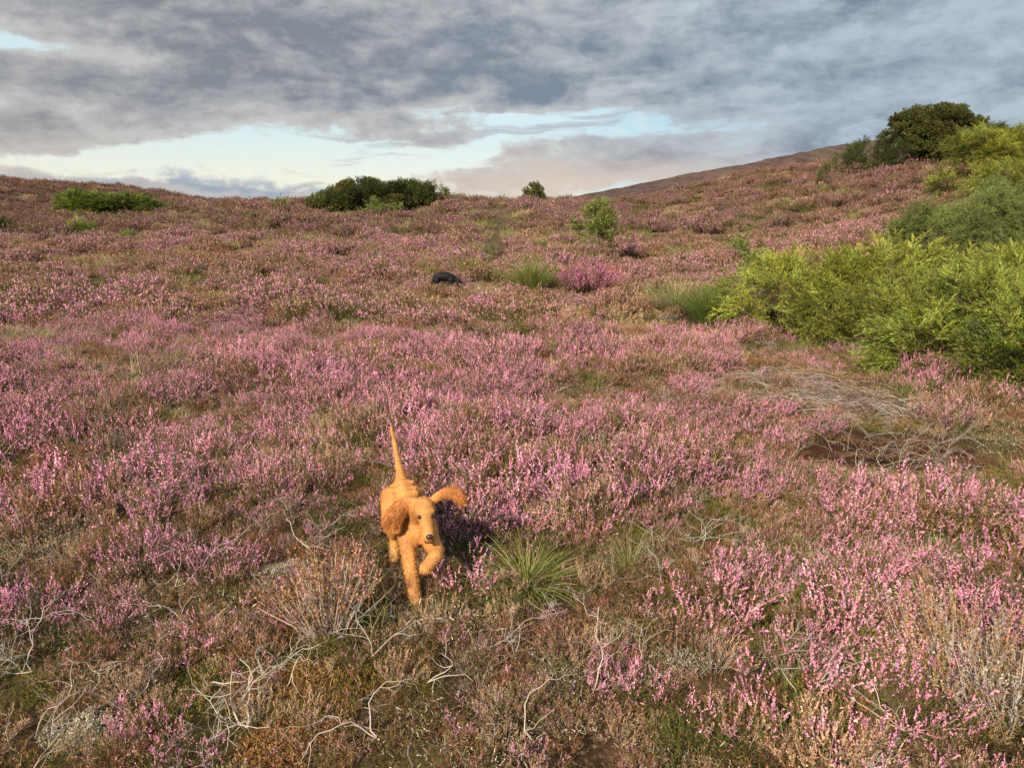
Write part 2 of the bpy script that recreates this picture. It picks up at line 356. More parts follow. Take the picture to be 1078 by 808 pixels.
# ------------------------------------------------------------------ heather plants
def heather(seed, rad, H, shoots, spikes, elems, esz, flow, leaf, bloom, stemc=WOODC, flowfrac=.66, stem_r=.0016, leafy=1.0, flop=.35, sides=3):
    """one heather clump: woody shoots, side spikes set with florets or scale leaves"""
    rng = np.random.default_rng(seed); mb = MB()
    SP, SA, SL, SB = [], [], [], []
    for i in range(shoots):
        a = rng.uniform(0, 2 * np.pi); q = math.sqrt(rng.uniform(0, 1))
        out = np.array([math.cos(a), math.sin(a), 0])
        h = H * rng.uniform(.62, 1.08) * (1 - .35 * q ** 2)
        base = out * rad * .35 * q * rng.uniform(.2, 1)
        tip = out * rad * q * rng.uniform(.85, 1.15) + np.array([0, 0, h])
        midp = base + (tip - base) * .5 + out * rad * flop * q * .5 + rng.normal(size=3) * .012 * (H / .28)
        tt = np.linspace(0, 1, 5)[:, None]
        pts = base * (1 - tt) ** 2 + 2 * midp * tt * (1 - tt) + tip * tt ** 2
        pts[0, 2] -= .02
        mb.tube(pts, np.linspace(stem_r * 1.5, stem_r * .6, 5), pick(rng, stemc, 1)[0], sides)
        k = spikes
        ts = np.concatenate([rng.uniform(.35, .98, k - 1), [.9]])
        dirs = np.array([0, 0, 1.0]) * rng.uniform(.5, 1.3, (k, 1)) + out * rng.uniform(0, .7, (k, 1)) + rng.normal(size=(k, 3)) * .38
        dirs[-1] = (tip - midp) + np.array([0, 0, .05])
        tq = ts[:, None]
        SP.append(base * (1 - tq) ** 2 + 2 * midp * tq * (1 - tq) + tip * tq ** 2); SA.append(unit(dirs))
        SL.append(rng.uniform(.5, 1.3, k) * H * .25); SB.append(rng.uniform(0, 1, k) < bloom * (.55 + .6 * ts))
    SP = np.concatenate(SP); SA = np.concatenate(SA); SL = np.concatenate(SL); SB = np.concatenate(SB)
    n = len(SP); e = elems
    t = (np.arange(e)[None] + rng.uniform(0, 1, (n, e))) / e
    bend = rng.normal(size=(n, 1, 3)) * .12 + np.array([0, 0, .12])
    P = SP[:, None] + SA[:, None] * (t * SL[:, None])[..., None] + bend * (t ** 2 * SL[:, None])[..., None]
    isf = SB[:, None] & (t > (1 - flowfrac))
    A = unit(SA[:, None] * .8 + rng.normal(size=(n, e, 3)) * .75 + np.array([0, 0, .25]))
    P = P.reshape(-1, 3); A = A.reshape(-1, 3); isf = isf.ravel(); keep = isf | (rng.uniform(size=len(P)) < leafy)
    P, A, isf = P[keep], A[keep], isf[keep]
    W = perp(rng, A); N = len(P)
    # hue is shared along a spike so that spikes read as units
    spc = pick(rng, flow, n, .12); spl = pick(rng, leaf, n, .18)
    sid = np.repeat(np.arange(n), e)[keep]
    col = np.where(isf[:, None], spc[sid], spl[sid]) * (1 + rng.normal(size=(N, 1)) * .16)
    ln = np.where(isf, esz * rng.uniform(.8, 1.4, N), esz * rng.uniform(1.0, 1.7, N))
    wd = np.where(isf, esz * rng.uniform(.7, 1.2, N), esz * rng.uniform(.35, .6, N))
    mb.blades(P, A, W, ln, wd, np.clip(col, .004, .95), .45)
    return mb

def variants(tag_, rad, H, shoots, spikes, elems, esz, sr):
    """ten kinds of clump at one level of detail; returns meshes in the order KIND uses"""
    L = []
    def h(i, flow, leaf, bloom, **kw):
        L.append(heather(100 + i, rad * kw.pop('r', 1), H * kw.pop('h', 1), int(shoots * kw.pop('n', 1)), spikes, elems, esz, flow, leaf, bloom, stem_r=sr, **kw).mesh('%s_plant' % tag_, M_HEATH))
    h(0, PINK, GREEN + BROWNL, .64); h(1, PINK[:2] + DUSTY[2:3], BROWNL + GREEN, .52); h(2, PINK[1:] + DUSTY[1:], BROWNL + GREEN[:2], .46)      # 0-2 full bloom
    h(3, DUSTY + PINK[3:], BROWNL + GREEN, .36); h(4, DUSTY + RUSSET[2:3], BROWNL + RUSSET[:1] + GREEN[2:3], .36); h(5, DUSTY[1:3] + PINK[:1], GREEN + BROWNL, .26)  # 3-5 fading
    h(6, PINK, GREEN, .10, h=.8); h(7, DUSTY, GREEN[:3], .06, h=.7)                                                    # 6-7 green
    h(8, RUSSET, RUSSET + BROWNL, .5, h=.85); h(9, STRAW, STRAW + RUSSET[2:], .5, stemc=GREY, h=.85)                   # 8-9 dry
    h(10, GREY, GREY + BROWNL, .15, stemc=GREY, leafy=.22, h=.8)                                                       # 10 bare grey
    h(11, [tuple(min(.8, v * 1.18) for v in c) for c in PINK], GREEN + BROWNL, .95, n=.36, r=.9, h=1.05)                                                                # 11 loose bright sprigs
    h(12, GREEN, GREEN + GMOSS_, 0, n=1.2, r=1.0, h=.5); h(13, BROWNL, BROWNL + GREEN[2:3], 0, n=1.0, r=1.0, h=.5)       # 12-13 low cushions
    return L

def scatter(name, meshes, P, rot, scl, idx, label, cat, kind='stuff'):
    """one object whose node tree sets the given plants out on its points"""
    me = bpy.data.meshes.new(name)
    me.vertices.add(len(P)); me.vertices.foreach_set('co', P.astype(np.float32).ravel())
    for nm, typ, arr in (('turn', 'FLOAT_VECTOR', rot), ('size', 'FLOAT_VECTOR', scl), ('sort', 'INT', idx)):
        a = me.attributes.new(nm, typ, 'POINT')
        a.data.foreach_set('vector' if typ == 'FLOAT_VECTOR' else 'value', np.ascontiguousarray(arr).astype(np.int32 if typ == 'INT' else np.float32).ravel())
    o = link(name, me); tag(o, label, cat, None, kind)
    g = bpy.data.node_groups.new(name, 'GeometryNodeTree')
    g.interface.new_socket('Geometry', in_out='INPUT', socket_type='NodeSocketGeometry')
    g.interface.new_socket('Geometry', in_out='OUTPUT', socket_type='NodeSocketGeometry')
    N, Lk = g.nodes, g.links
    gi = N.new('NodeGroupInput'); go = N.new('NodeGroupOutput'); jn = N.new('GeometryNodeJoinGeometry')
    def attr(nm, typ):
        a = N.new('GeometryNodeInputNamedAttribute'); a.data_type = typ; a.inputs['Name'].default_value = nm; return a.outputs['Attribute']
    at_, as_, ai = attr('turn', 'FLOAT_VECTOR'), attr('size', 'FLOAT_VECTOR'), attr('sort', 'INT')
    for i, m in enumerate(meshes):
        if not (idx == i).any(): continue
        src = bpy.data.objects.new(m.name, m)
        oi = N.new('GeometryNodeObjectInfo'); oi.inputs['Object'].default_value = src; oi.inputs['As Instance'].default_value = False
        ip = N.new('GeometryNodeInstanceOnPoints'); cp = N.new('FunctionNodeCompare'); cp.data_type = 'INT'; cp.operation = 'EQUAL'
        Lk.new(ai, [s for s in cp.inputs if s.enabled][0]); [s for s in cp.inputs if s.enabled][1].default_value = i
        Lk.new(gi.outputs[0], ip.inputs['Points']); Lk.new(cp.outputs[0], ip.inputs['Selection']); Lk.new(oi.outputs['Geometry'], ip.inputs['Instance'])
        Lk.new(at_, ip.inputs['Rotation']); Lk.new(as_, ip.inputs['Scale']); Lk.new(ip.outputs[0], jn.inputs[0])
    Lk.new(jn.outputs[0], go.inputs[0])
    md = o.modifiers.new('set out', 'NODES'); md.node_group = g
    return o

# places the field must leave open: (x, y, radius)
CLEAR = [(2.8, 5.3, .42), (2.4, 5.15, .36), (3.2, 5.2, .36), (2.75, 4.85, .30)]; LOW = []        # LOW: where the growth is short
def field(rng, y0, y1, dens, half=.86, pad=1.0):
    area = half * (y1 ** 2 - y0 ** 2) + 2 * pad * (y1 - y0)
    n = int(area * dens)
    u = rng.uniform(0, 1, n * 2); y = np.sqrt(y0 ** 2 + u * (y1 ** 2 - y0 ** 2)); x = rng.uniform(-1, 1, n * 2) * (half * y + pad)
    x, y = x[:n], y[:n]; return x, y
def bare(x, y):
    """0..1: how open the ground lies (worn spots in the near heather, trail)"""
    b = sst(fbm(x * .75 + 3.1, y * .75 + 1.7, 41, 3), .58, .72) * (1 - sst(y, 6, 12)) * .4
    for (cx, cy, rx, ry, a) in BARE: b = np.maximum(b, a * np.exp(-(((x - cx) / rx) ** 2 + ((y - cy) / ry) ** 2) ** 1.5))
    b = np.maximum(b, .97 * np.exp(-((x - trail_x(y)) / (.22 + .30 * sst(y, 24, 32))) ** 2) * sst(y, 15, 21) * (1 - sst(y, 48, 60)))
    return b
BARE = []
CLEAR += [(float(trail_x(yy)), float(yy), .50 + .014 * (yy - 20)) for yy in np.arange(21, 46, .5)]
def bare_at(px, py, rx, ry, a=1.0): p = at(px, py); BARE.append((p[0], p[1], rx, ry, a))

def kinds(rng, x, y):
    """which kind of clump grows where: patches of bloom, green, dry"""
    n = len(x); fl = sst(y, 10, 30)
    cell = vnoise(x * 2.3, y * 1.9, 62) * (1 - fl) + vnoise(x * 1.25, y * .9, 66) * fl       # patches half a metre across, wider far off
    b = fbm(x * .5, y * .38, 61, 3) * .42 + cell * .58 + rng.normal(size=n) * .055
    g = fbm(x * .8 + 9, y * .6, 63, 3) + rng.normal(size=n) * .07
    d = fbm(x * .45 + 4, y * .35 + 8, 64, 3) + rng.normal(size=n) * .07
    k = rng.choice([3, 4, 4, 5, 5], n)
    k = np.where(b > .60, rng.integers(0, 3, n), k)
    k = np.where(b < .485, np.where(g > .53, rng.choice([6, 7, 5, 12], n), np.where(d > .48, rng.choice([8, 9, 4, 13], n), rng.choice([4, 5, 7, 9, 13], n))), k)
    k = np.where((g > .57) & (b < .56), rng.integers(6, 8, n), k)
    k = np.where((d > .60) & (b < .55), rng.integers(8, 10, n), k)
    k = np.where((rng.uniform(size=n) < .04 * (1 - fl)) | ((d > .64) & (rng.uniform(size=n) < .35) & (y < 12)), 10, k)
    near = 1 - sst(y, 7, 14); u = rng.uniform(size=n)
    k = np.where((u < .28 * near) & (b > .40), 11, np.where((u > .78) & (u < .78 + .22 * near), rng.choice([12, 13, 8, 9, 9, 4, 3, 10], n), k))
    k = np.where((u > .5) & (u < .5 + .09 * near), rng.integers(6, 8, n), k)
    # the bank and the higher ground carry more fading heather
    up = sst(x, 8, 18) * sst(y, 14, 26) + sst(-x, 12, 26) * sst(y, 20, 34)
    k = np.where((rng.uniform(size=n) < up * .75) & (k < 3), rng.integers(3, 5, n), k)
    k = np.where((rng.uniform(size=n) < up * .15) & (k > 5), 8, k)
    # an ochre belt below the crest
    oc = sst(fbm(x * .12, y * .2, 71, 2), .45, .6) * sst(y, 30, 40) * (1 - sst(np.abs(x), 14, 24))
    k = np.where(rng.uniform(size=n) < oc * .3, rng.choice([7, 8, 9], n), k)
    return k

def sow(name, lod, y0, y1, dens, spread, seed, label, meshes, half=.86, pad=1.0):
    rng = np.random.default_rng(seed)
    x, y = field(rng, y0, y1, dens, half, pad)
    b = bare(x, y); keep = rng.uniform(size=len(x)) > np.where(y > 14, b, b ** 1.5 * .8)
    for (cx, cy, r) in CLEAR: keep &= np.hypot(x - cx, y - cy) > r
    x, y, b = x[keep], y[keep], b[keep]
    k = kinds(rng, x, y); n = len(x); z = Zg(x, y)
    tall = np.where(k < 3, 1.10, np.where(k < 6, .98, np.where(k == 11, 1.12, .80)))
    s = rng.uniform(.7, 1.25, n) * (1 - .5 * b) * spread * tall * (.62 + .72 * sst(fbm(x * .9, y * .9, 81, 2), .28, .72))
    s = np.where(y < 2.4, s * .85, s)
    for (cx, cy, r, f) in LOW:
        q = np.exp(-(np.hypot(x - cx, y - cy) / r) ** 4); s = s * (1 - q * (1 - f))
    rot = np.stack([rng.normal(size=n) * .16, rng.normal(size=n) * .16, rng.uniform(0, 6.283, n)], -1)
    scl = np.stack([s * rng.uniform(.9, 1.15, n), s * rng.uniform(.9, 1.15, n), s * rng.uniform(.8, 1.15, n)], -1)
    scatter(name, meshes, np.stack([x, y, z - .015], -1), rot, scl, k, label, 'heather')
    return n

# ------------------------------------------------------------------ bushes and small trees
def plume(seed, L=.33, nb=17, nl=8, nlen=.024, nw=.0085, cols=GREEN, droop=.42, flat=.16):
    """a juniper-like spray along +X: axis, side branchlets, needles"""
    rng = np.random.default_rng(seed); mb = MB()
    t = np.linspace(0, 1, 6); ax = np.stack([t * L, np.zeros(6) + rng.normal() * .03 * t ** 2, L * (.18 * t - droop * t ** 2)], -1)
    mb.tube(ax, np.linspace(.004, .0015, 6), (.12, .08, .05), 3)
    tb = rng.uniform(.15, 1, nb); sd_ = np.where(np.arange(nb) % 2 == 0, 1, -1)
    P0 = np.stack([np.interp(tb, t, ax[:, i]) for i in range(3)], -1)
    D = unit(np.stack([np.full(nb, .9), sd_ * rng.uniform(.3, .9, nb), rng.normal(size=nb) * flat + .2 - tb * .3], -1))
    Lb = L * .38 * rng.uniform(.6, 1.2, nb) * (1.15 - .5 * tb)
    s = np.linspace(.1, 1, nl)[None, :, None]
    P = (P0[:, None] + D[:, None] * s * Lb[:, None, None] + np.array([0, 0, -.25]) * (s ** 2) * Lb[:, None, None]).reshape(-1, 3)
    A = unit(np.repeat(D, nl, 0) * 1.0 + rng.normal(size=(nb * nl, 3)) * np.array([.35, .35, .2]))
    bc = np.repeat(pick(rng, cols, nb, .12), nl, 0) * (1 + rng.normal(size=(nb * nl, 1)) * .12)
    W = unit(np.cross(A, np.array([0, 0, 1.0]) + rng.normal(size=A.shape) * .45)); mb.blades(P, A, W, nlen * rng.uniform(.8, 1.3, nb * nl), nw, np.clip(bc, .004, .9), .3)
    return mb
def gorse_spray(seed, L=.26, nb=14, nl=9, cols=GREEN):
    """a stiff upright spiny shoot along +X"""
    rng = np.random.default_rng(seed); mb = MB()
    mb.tube([(0, 0, 0), (L * .5, .01, 0), (L, 0, .01)], [.004, .003, .0015], (.10, .09, .04), 3)
    tb = rng.uniform(.1, 1, nb); a = rng.uniform(0, 6.28, nb)
    D = unit(np.stack([rng.uniform(.5, 1.2, nb), np.cos(a), np.sin(a)], -1)); P0 = np.stack([tb * L, 0 * tb, 0 * tb], -1)
    Lb = L * .3 * rng.uniform(.6, 1.2, nb) * (1.2 - .6 * tb); s = np.linspace(.1, 1, nl)[None, :, None]
    P = (P0[:, None] + D[:, None] * s * Lb[:, None, None]).reshape(-1, 3)
    A = unit(np.repeat(D, nl, 0) + rng.normal(size=(nb * nl, 3)) * .7)
    bc = np.repeat(pick(rng, cols, nb, .14), nl, 0)
    mb.blades(P, A, perp(rng, A), .026 * rng.uniform(.7, 1.3, nb * nl), .006, bc, .2)
    return mb
def leaf_spray(seed, L=.3, n=46, ls=.035, cols=GREEN, spread=.5):
    rng = np.random.default_rng(seed); mb = MB()
    mb.tube([(0, 0, 0), (L * .5, 0, .02), (L, 0, .03)], [.004, .003, .001], (.13, .09, .06), 3)
    t = rng.uniform(.1, 1, n); P = np.stack([t * L, rng.normal(size=n) * L * .2 * spread, rng.normal(size=n) * L * .2 * spread], -1)
    A = unit(rdir(rng, n) + np.array([.7, 0, -.2])); W = unit(np.cross(A, rdir(rng, n) * .6 + np.array([0, 0, 1])))
    mb.blades(P - W * 0, A, W, ls * rng.uniform(.7, 1.2, n), ls * .62 * rng.uniform(.8, 1.1, n), pick(rng, cols, n, .16), .45)
    return mb
def crown(seed, lobes, n, protos, inner=.35, up=.35, droop=0, size=(.8, 1.25), base_z=None, tintj=.14, outw=1.0, sub=9, subr=.36):
    """sprays gathered in clumps over overlapping lobes (x, y, z, rx, ry, rz), pointing outward, with gaps between the clumps"""
    rng = np.random.default_rng(seed); mb = MB(); L = np.array(lobes, float)
    area = (L[:, 3] * L[:, 4] + L[:, 3] * L[:, 5] + L[:, 4] * L[:, 5]); ns = sub * len(L)
    sl_ = rng.choice(len(L), ns, p=area / area.sum()); sd_ = rdir(rng, ns); sd_[:, 2] = np.where(sd_[:, 2] < -.2, -sd_[:, 2], sd_[:, 2])
    SC_ = L[sl_, :3] + sd_ * L[sl_, 3:] * rng.uniform(.62, .98, (ns, 1))
    SR = subr * L[sl_, 3:] * rng.uniform(.6, 1.25, (ns, 1)); ST = np.clip(1 + rng.normal(size=(ns, 1)) * tintj * 1.3, .55, 1.6)
    w = SR.prod(1) ** (2 / 3); si = rng.choice(ns, n, p=w / w.sum())
    d = unit(rdir(rng, n) + sd_[si] * .55 + np.array([0, 0, .15])); rr = inner + (1 - inner) * rng.uniform(0, 1, n) ** .6
    P = SC_[si] + d * SR[si] * rr[:, None]
    if base_z is not None:
        g = base_z(P[:, 0], P[:, 1]) + .02; keep = P[:, 2] > g; P, d, si = P[keep], d[keep], si[keep]
    m = len(P)
    A = unit(d * np.array([1, 1, .8]) * outw + sd_[si] * .35 + rng.normal(size=(m, 3)) * .30 + np.array([0, 0, up]))
    Zr = np.tile(np.array([0, 0, 1.0]), (m, 1)) + rng.normal(size=(m, 3)) * .3
    Rm = rot_axis(A, Zr) * rng.uniform(size[0], size[1], (m, 1, 1))
    tint = np.clip(1 + rng.normal(size=(m, 1)) * tintj * .7, .5, 1.6) * ST[si]
    pi_ = (rng.integers(0, len(protos), ns)[si] + (rng.uniform(size=m) < .4) * rng.integers(0, len(protos), m)) % len(protos)
    for i, p in enumerate(protos):
        q = pi_ == i
        if q.any(): mb.stamp(p, Rm[q], P[q], tint[q] * np.ones((1, 3)))
    return mb
def branches(seed, base, lobes, r0, col, per=4):
    """limbs from the root up into every lobe"""
    rng = np.random.default_rng(seed); mb = MB(); base = np.asarray(base, float)
    for l in lobes:
        for j in range(per):
            e = np.array(l[:3]) + rdir(rng, 1)[0] * np.array(l[3:]) * rng.uniform(.3, .85)
            b = base + rng.normal(size=3) * np.array([.08, .08, 0]) * (1 + 3 * (per > 5)); b[2] = base[2] - .05
            mid = (b + e) / 2 + rng.normal(size=3) * .12 * np.linalg.norm(e - b) + np.array([0, 0, .05])
            t = np.linspace(0, 1, 7)[:, None]
            pts = b * (1 - t) ** 2 + 2 * mid * t * (1 - t) + e * t ** 2
            mb.tube(pts, np.linspace(r0 * rng.uniform(.6, 1), r0 * .18, 7), np.array(col) * rng.uniform(.8, 1.2), 5)
    return mb
def bush(name, label, cat, seed, base, lobes, n, protos, mat, r0=.03, stemc=(.12, .085, .06), group=None, leafname='foliage', stemname='stem', per=4, **kw):
    """lobes are given relative to the base"""
    base = np.asarray(base, float); root = thing(name, tuple(base), label, cat, group)
    bz = lambda x, y: Zg(x + base[0], y + base[1]) - base[2]
    # lobes sit on the ground beneath them
    LL = [(l[0], l[1], l[2] + float(bz(l[0], l[1])), *l[3:]) for l in lobes]
    link(leafname, crown(seed, LL, n, protos, base_z=bz, **kw).mesh(leafname, mat), root)
    link(stemname, branches(seed + 1, (0, 0, 0), LL, r0, stemc, per).mesh(stemname, M_WOOD), root)
    return root

YEL = [(.32, .36, .05), (.25, .31, .044), (.38, .39, .058), (.17, .225, .036)]
JUN = [(.20, .25, .04), (.15, .21, .035), (.25, .28, .05), (.11, .155, .035)]
JDK = [(.055, .09, .025), (.07, .11, .03), (.10, .13, .03), (.045, .07, .02)]
GOR = [(.125, .18, .05), (.155, .21, .06), (.10, .145, .04), (.18, .215, .055)]
HOL = [(.07, .09, .022), (.09, .115, .028), (.12, .125, .035), (.14, .115, .04)]
BIR = [(.20, .27, .06), (.16, .23, .05), (.25, .29, .07), (.12, .18, .04)]
p_yel = [plume(200 + i, cols=YEL) for i in range(4)]
p_jun = [plume(210 + i, cols=JUN + YEL[1:2]) for i in range(4)]
p_jdk = [plume(220 + i, cols=JDK, L=.30, droop=.1) for i in range(4)]
p_gor = [gorse_spray(230 + i, cols=GOR) for i in range(4)]
p_hol = [leaf_spray(240 + i, cols=HOL, ls=.055) for i in range(4)]
p_bir = [leaf_spray(250 + i, cols=BIR, ls=.045, L=.32, n=40) for i in range(4)]
p_bgr = [leaf_spray(260 + i, cols=JUN, ls=.05, L=.3, n=46) for i in range(4)]

def build_bushes():
    def clear(p, r): CLEAR.append((p[0], p[1], r))
    # the big spreading juniper
    b = np.array([6.75, 10.3, float(Zg(6.75, 10.3))])
    ZS = .82; lob = [(-2.5, .9, .15, 1.15, .95, .80), (-1.5, .2, .2, 1.2, 1.05, .95), (-.4, 1.2, .35, 1.4, 1.1, 1.15), (-.5, -1.0, .15, 1.1, 1.0, .80),
           (.7, -.2, .3, 1.4, 1.3, 1.15), (1.9, 1.0, .4, 1.6, 1.3, 1.2), (.9, -2.1, .1, 1.1, 1.0, .75), (2.2, -1.2, .3, 1.4, 1.2, 1.1), (3.6, .6, .35, 1.5, 1.4, 1.1), (3.2, -2.2, .2, 1.3, 1.2, .9)]; lob = [(l[0], l[1], l[2] * .4 + .12, l[3], l[4], min(l[5], .95) * ZS) for l in lob + [(-2.7, .0, .15, .9, .8, .85), (-1.9, -.9, .1, .9, .75, .8)]]
    bush('juniper_bush', 'large spreading yellow-green juniper with layered drooping sprays, filling the foot of the bank', 'juniper bush', 301, b, lob, 8200, p_yel + p_jun[:2], M_NEEDLE, per=5, up=-.02, outw=1.0, r0=.04, inner=.5, sub=30, subr=.20)
    for l in lob: CLEAR.append((b[0] + l[0], b[1] + l[1], l[3] * .72))
    b2 = np.array([4.75, 7.1, float(Zg(4.75, 7.1))])
    lob2 = [(0, 0, .1, .85, .7, .55), (.9, -.3, .1, .9, .7, .6), (.4, .9, .15, .9, .7, .62), (1.5, .6, .2, .9, .8, .7)]
    bush('juniper_bush', 'low dark juniper skirt creeping out below the big yellow-green juniper, bare stick lying on it', 'juniper bush', 311, b2, lob2, 2400, p_jun + p_yel[:1] + p_jdk[:1], M_NEEDLE, up=.1, r0=.03)
    for l in lob2: CLEAR.append((b2[0] + l[0], b2[1] + l[1], l[3] * .7))
    # grey-green gorse behind it
    b3 = ray(1012, 17.0); 
    lob3 = [(-1.2, -.5, .1, .8, .8, .8), (-.4, .1, .45, .95, 1.0, 1.3), (.9, .2, .6, 1.3, 1.1, 1.4), (2.2, .3, .6, 1.4, 1.2, 1.45), (-.9, -1.1, .0, .8, .7, .6), (1.0, -1.2, .2, 1.2, .8, .8)]
    bush('gorse_bush', 'tall grey-green gorse bush rising behind the yellow-green juniper', 'gorse bush', 321, b3, lob3, 6000, p_gor, M_NEEDLE, up=.5, r0=.03, outw=.9, inner=.5, sub=13, subr=.31)
    for l in lob3: CLEAR.append((b3[0] + l[0], b3[1] + l[1], l[3] * .7))
    # yellow juniper up the bank
    b4 = ray(1066, 29.0)
    lob4 = [(-2.6, -.6, .0, 1.1, .8, .8), (-1.4, .3, .45, 1.2, .9, 1.2), (.0, .6, .35, 1.5, 1.1, 1.0), (1.6, .6, .45, 1.6, 1.2, 1.1), (3.2, .4, .5, 1.6, 1.2, 1.2), (-3.4, -1.8, -.1, .9, .7, .6), (-1.8, -2.4, .05, 1.3, 1.0, .8), (.2, -2.6, .15, 1.6, 1.2, .95), (2.2, -2.6, .2, 1.6, 1.2, 1.0)]
    bush('juniper_bush', 'bright yellow juniper trailing down the top of the bank above the grey-green gorse', 'juniper bush', 331, b4, lob4, 7000, p_yel[:3] + p_jun[:3], M_NEEDLE, up=.05, r0=.04, inner=.5, sub=14, subr=.32, size=(1.0, 1.6))
    for l in lob4: CLEAR.append((b4[0] + l[0], b4[1] + l[1], l[3] * .7))
    # dark rounded tree on the skyline
    b5 = ray(968, 40.0); root = thing('rounded_tree', tuple(b5), 'dark rounded wind-clipped tree on the skyline at the top of the bank', 'tree')
    lob5 = [(-1.35, 0, 1.35, .75, .7, .55), (-.6, .1, 1.75, .95, .8, .60), (.3, 0, 1.85, 1.0, .9, .62), (1.15, .1, 1.6, .95, .8, .55), (1.8, 0, 1.25, .7, .6, .45), (-.2, -.3, 1.1, 1.0, .8, .6), (.8, -.3, 1.05, 1.0, .8, .6), (-1.2, -.1, .95, .6, .5, .4)]; lob5 = [tuple(1.18 * v for v in l) for l in lob5 + [(-.7, -.3, .55, .7, .6, .45), (.3, -.4, .5, .9, .6, .45), (1.2, -.3, .6, .8, .6, .5)]]
    link('crown', crown(341, lob5, 4300, p_hol, inner=.3, up=.25, size=(.9, 1.4), sub=12, subr=.33).mesh('crown', M_LEAF), root)
    link('trunk', branches(342, (0, 0, 0), lob5, .09, (.14, .10, .075), 3).mesh('trunk', M_WOOD), root); clear(b5, 1.2)
    b6 = ray(910, 40.0) + np.array([0, 0, .25])
    lob6 = [(-.9, 0, .15, .8, .6, .55), (0, 0, .3, .8, .7, .8), (-.15, 0, 1.05, .22, .22, .55), (.8, 0, .2, .9, .7, .65), (1.5, .1, .1, .7, .6, .5)]; lob6 = [tuple(1.5 * v for v in l) for l in lob6]
    bush('conifer_bush', 'dark green low bush with one pointed tip, beside the dark rounded tree', 'bush', 351, b6, lob6, 1700, p_jdk, M_NEEDLE, up=.7, r0=.03); clear(b6, 1.2)
    b7 = ray(1022, 37.0)
    lob7 = [(-.8, 0, .2, .8, .7, .75), (.1, 0, .4, .9, .7, .95), (.9, .1, .3, .8, .7, .8)]; lob7 = [tuple(1.25 * v for v in l) for l in lob7]
    bush('gorse_bush', 'dark green gorse bush tucked under the side of the rounded tree, above the bank', 'gorse bush', 361, b7, lob7, 1700, p_jdk[:2] + p_gor[:1], M_NEEDLE, up=.6, r0=.03); clear(b7, 1.2)
    # the knoll's thicket
    b8 = ray(406, 44.0)
    lob8 = [(-3.4, 0, .35, 1.0, .9, .8), (-2.4, .1, .6, 1.2, 1.1, 1.15), (-1.2, 0, .75, 1.3, 1.2, 1.3), (.2, .1, .7, 1.3, 1.2, 1.25), (1.4, 0, .7, 1.3, 1.1, 1.2), (2.5, 0, .55, 1.1, 1.0, 1.0), (3.4, -.1, .3, .9, .8, .75), (-1.8, -.7, .3, .9, .8, .7), (.6, -.7, .3, 1.0, .8, .8), (2.2, -.7, .3, 1.0, .8, .7)]; lob8 = [(l[0] * .95, l[1], l[2] * .8, l[3] * .98, l[4], l[5] * .76) for l in lob8]
    bush('gorse_thicket', 'wide dark green thicket crowning the knoll on the skyline', 'thicket', 371, b8, lob8, 5200, p_jdk + p_hol[:2], M_NEEDLE, up=.4, r0=.05, size=(1.0, 1.6))
    for l in lob8: CLEAR.append((b8[0] + l[0], b8[1] + l[1], l[3] * .8))
    # bush on the opposite rise
    b9 = ray(126, 43.0) + np.array([0, 0, .5])
    lob9 = [(-2.2, 0, .2, .9, .8, .65), (-1.2, .1, .25, 1.1, .9, .72), (-.1, 0, .2, 1.1, .9, .65), (1.0, 0, .2, 1.0, .8, .6), (2.0, -.1, .12, .9, .7, .5)]
    bush('juniper_bush', 'long low green bush just under the skyline on the rise opposite the juniper bank', 'juniper bush', 381, b9, lob9, 4200, p_jdk[:2] + p_jun[:3], M_NEEDLE, up=.4, r0=.04, size=(1.0, 1.5), sub=20, subr=.34)
    for l in lob9: CLEAR.append((b9[0] + l[0], b9[1] + l[1], l[3] * .8))
    b10 = ray(90, 31.5)
    bush('juniper_bush', 'straggly yellow-green sprig in front of the long low green bush', 'juniper bush', 391, b10, [(-.2, 0, .25, .28, .25, .32), (.1, -.1, .1, .4, .3, .25)], 170, p_yel + p_jun, M_NEEDLE, up=.6, r0=.02)
    b11 = ray(-4, 30.0)
    bush('gorse_bush', 'dark green bush cut off by the edge of the view', 'gorse bush', 401, b11, [(-.4, 0, .25, .8, .7, .75), (.25, 0, .1, .55, .5, .5)], 800, p_jdk, M_NEEDLE, up=.5); clear(b11, .8)
    b12 = ray(137, 28.0)
    bush('green_shrub', 'tiny bright green plant in the heather below the long low bush', 'shrub', 411, b12, [(0, 0, .12, .35, .3, .2)], 70, p_bgr, M_LEAF, up=.8, r0=.01)
    # saplings
    def sapling(label, seed, base, h, w, n, cols=p_bir, lean=.05, thin=1.0, group='saplings in the heather', shape=None):
        rng = np.random.default_rng(seed)
        root = thing('birch_sapling', tuple(base), label, 'sapling', group)
        lob = shape or [(lean * .3, 0, h * .34, w * .46, w * .42, h * .30), (lean, 0, h * .58, w * .40, w * .36, h * .30), (lean * 1.6, 0, h * .82, w * .22, w * .2, h * .22)]
        link('crown', crown(seed, lob, n, cols, inner=.1, up=.7, size=(.7 * thin, 1.1 * thin), outw=.8).mesh('crown', M_LEAF), root)
        tr = MB(); tr.tube([(0, 0, -.1), (lean * .4, .01, h * .35), (lean, 0, h * .7), (lean * 1.8, 0, h * 1.02)], [.018, .014, .009, .003], (.22, .17, .13), 6)
        for l in lob:
            for j in range(5):
                e = np.array(l[:3]) + rdir(rng, 1)[0] * np.array(l[3:]) * .9; z0 = max(.1, e[2] - h * .22)
                tr.tube([(lean * z0 / h, 0, z0), ((e[0] + lean * .5) / 2, e[1] / 2, (z0 + e[2]) / 2 + .02), tuple(e)], [.007, .005, .002], (.17, .12, .09), 4)
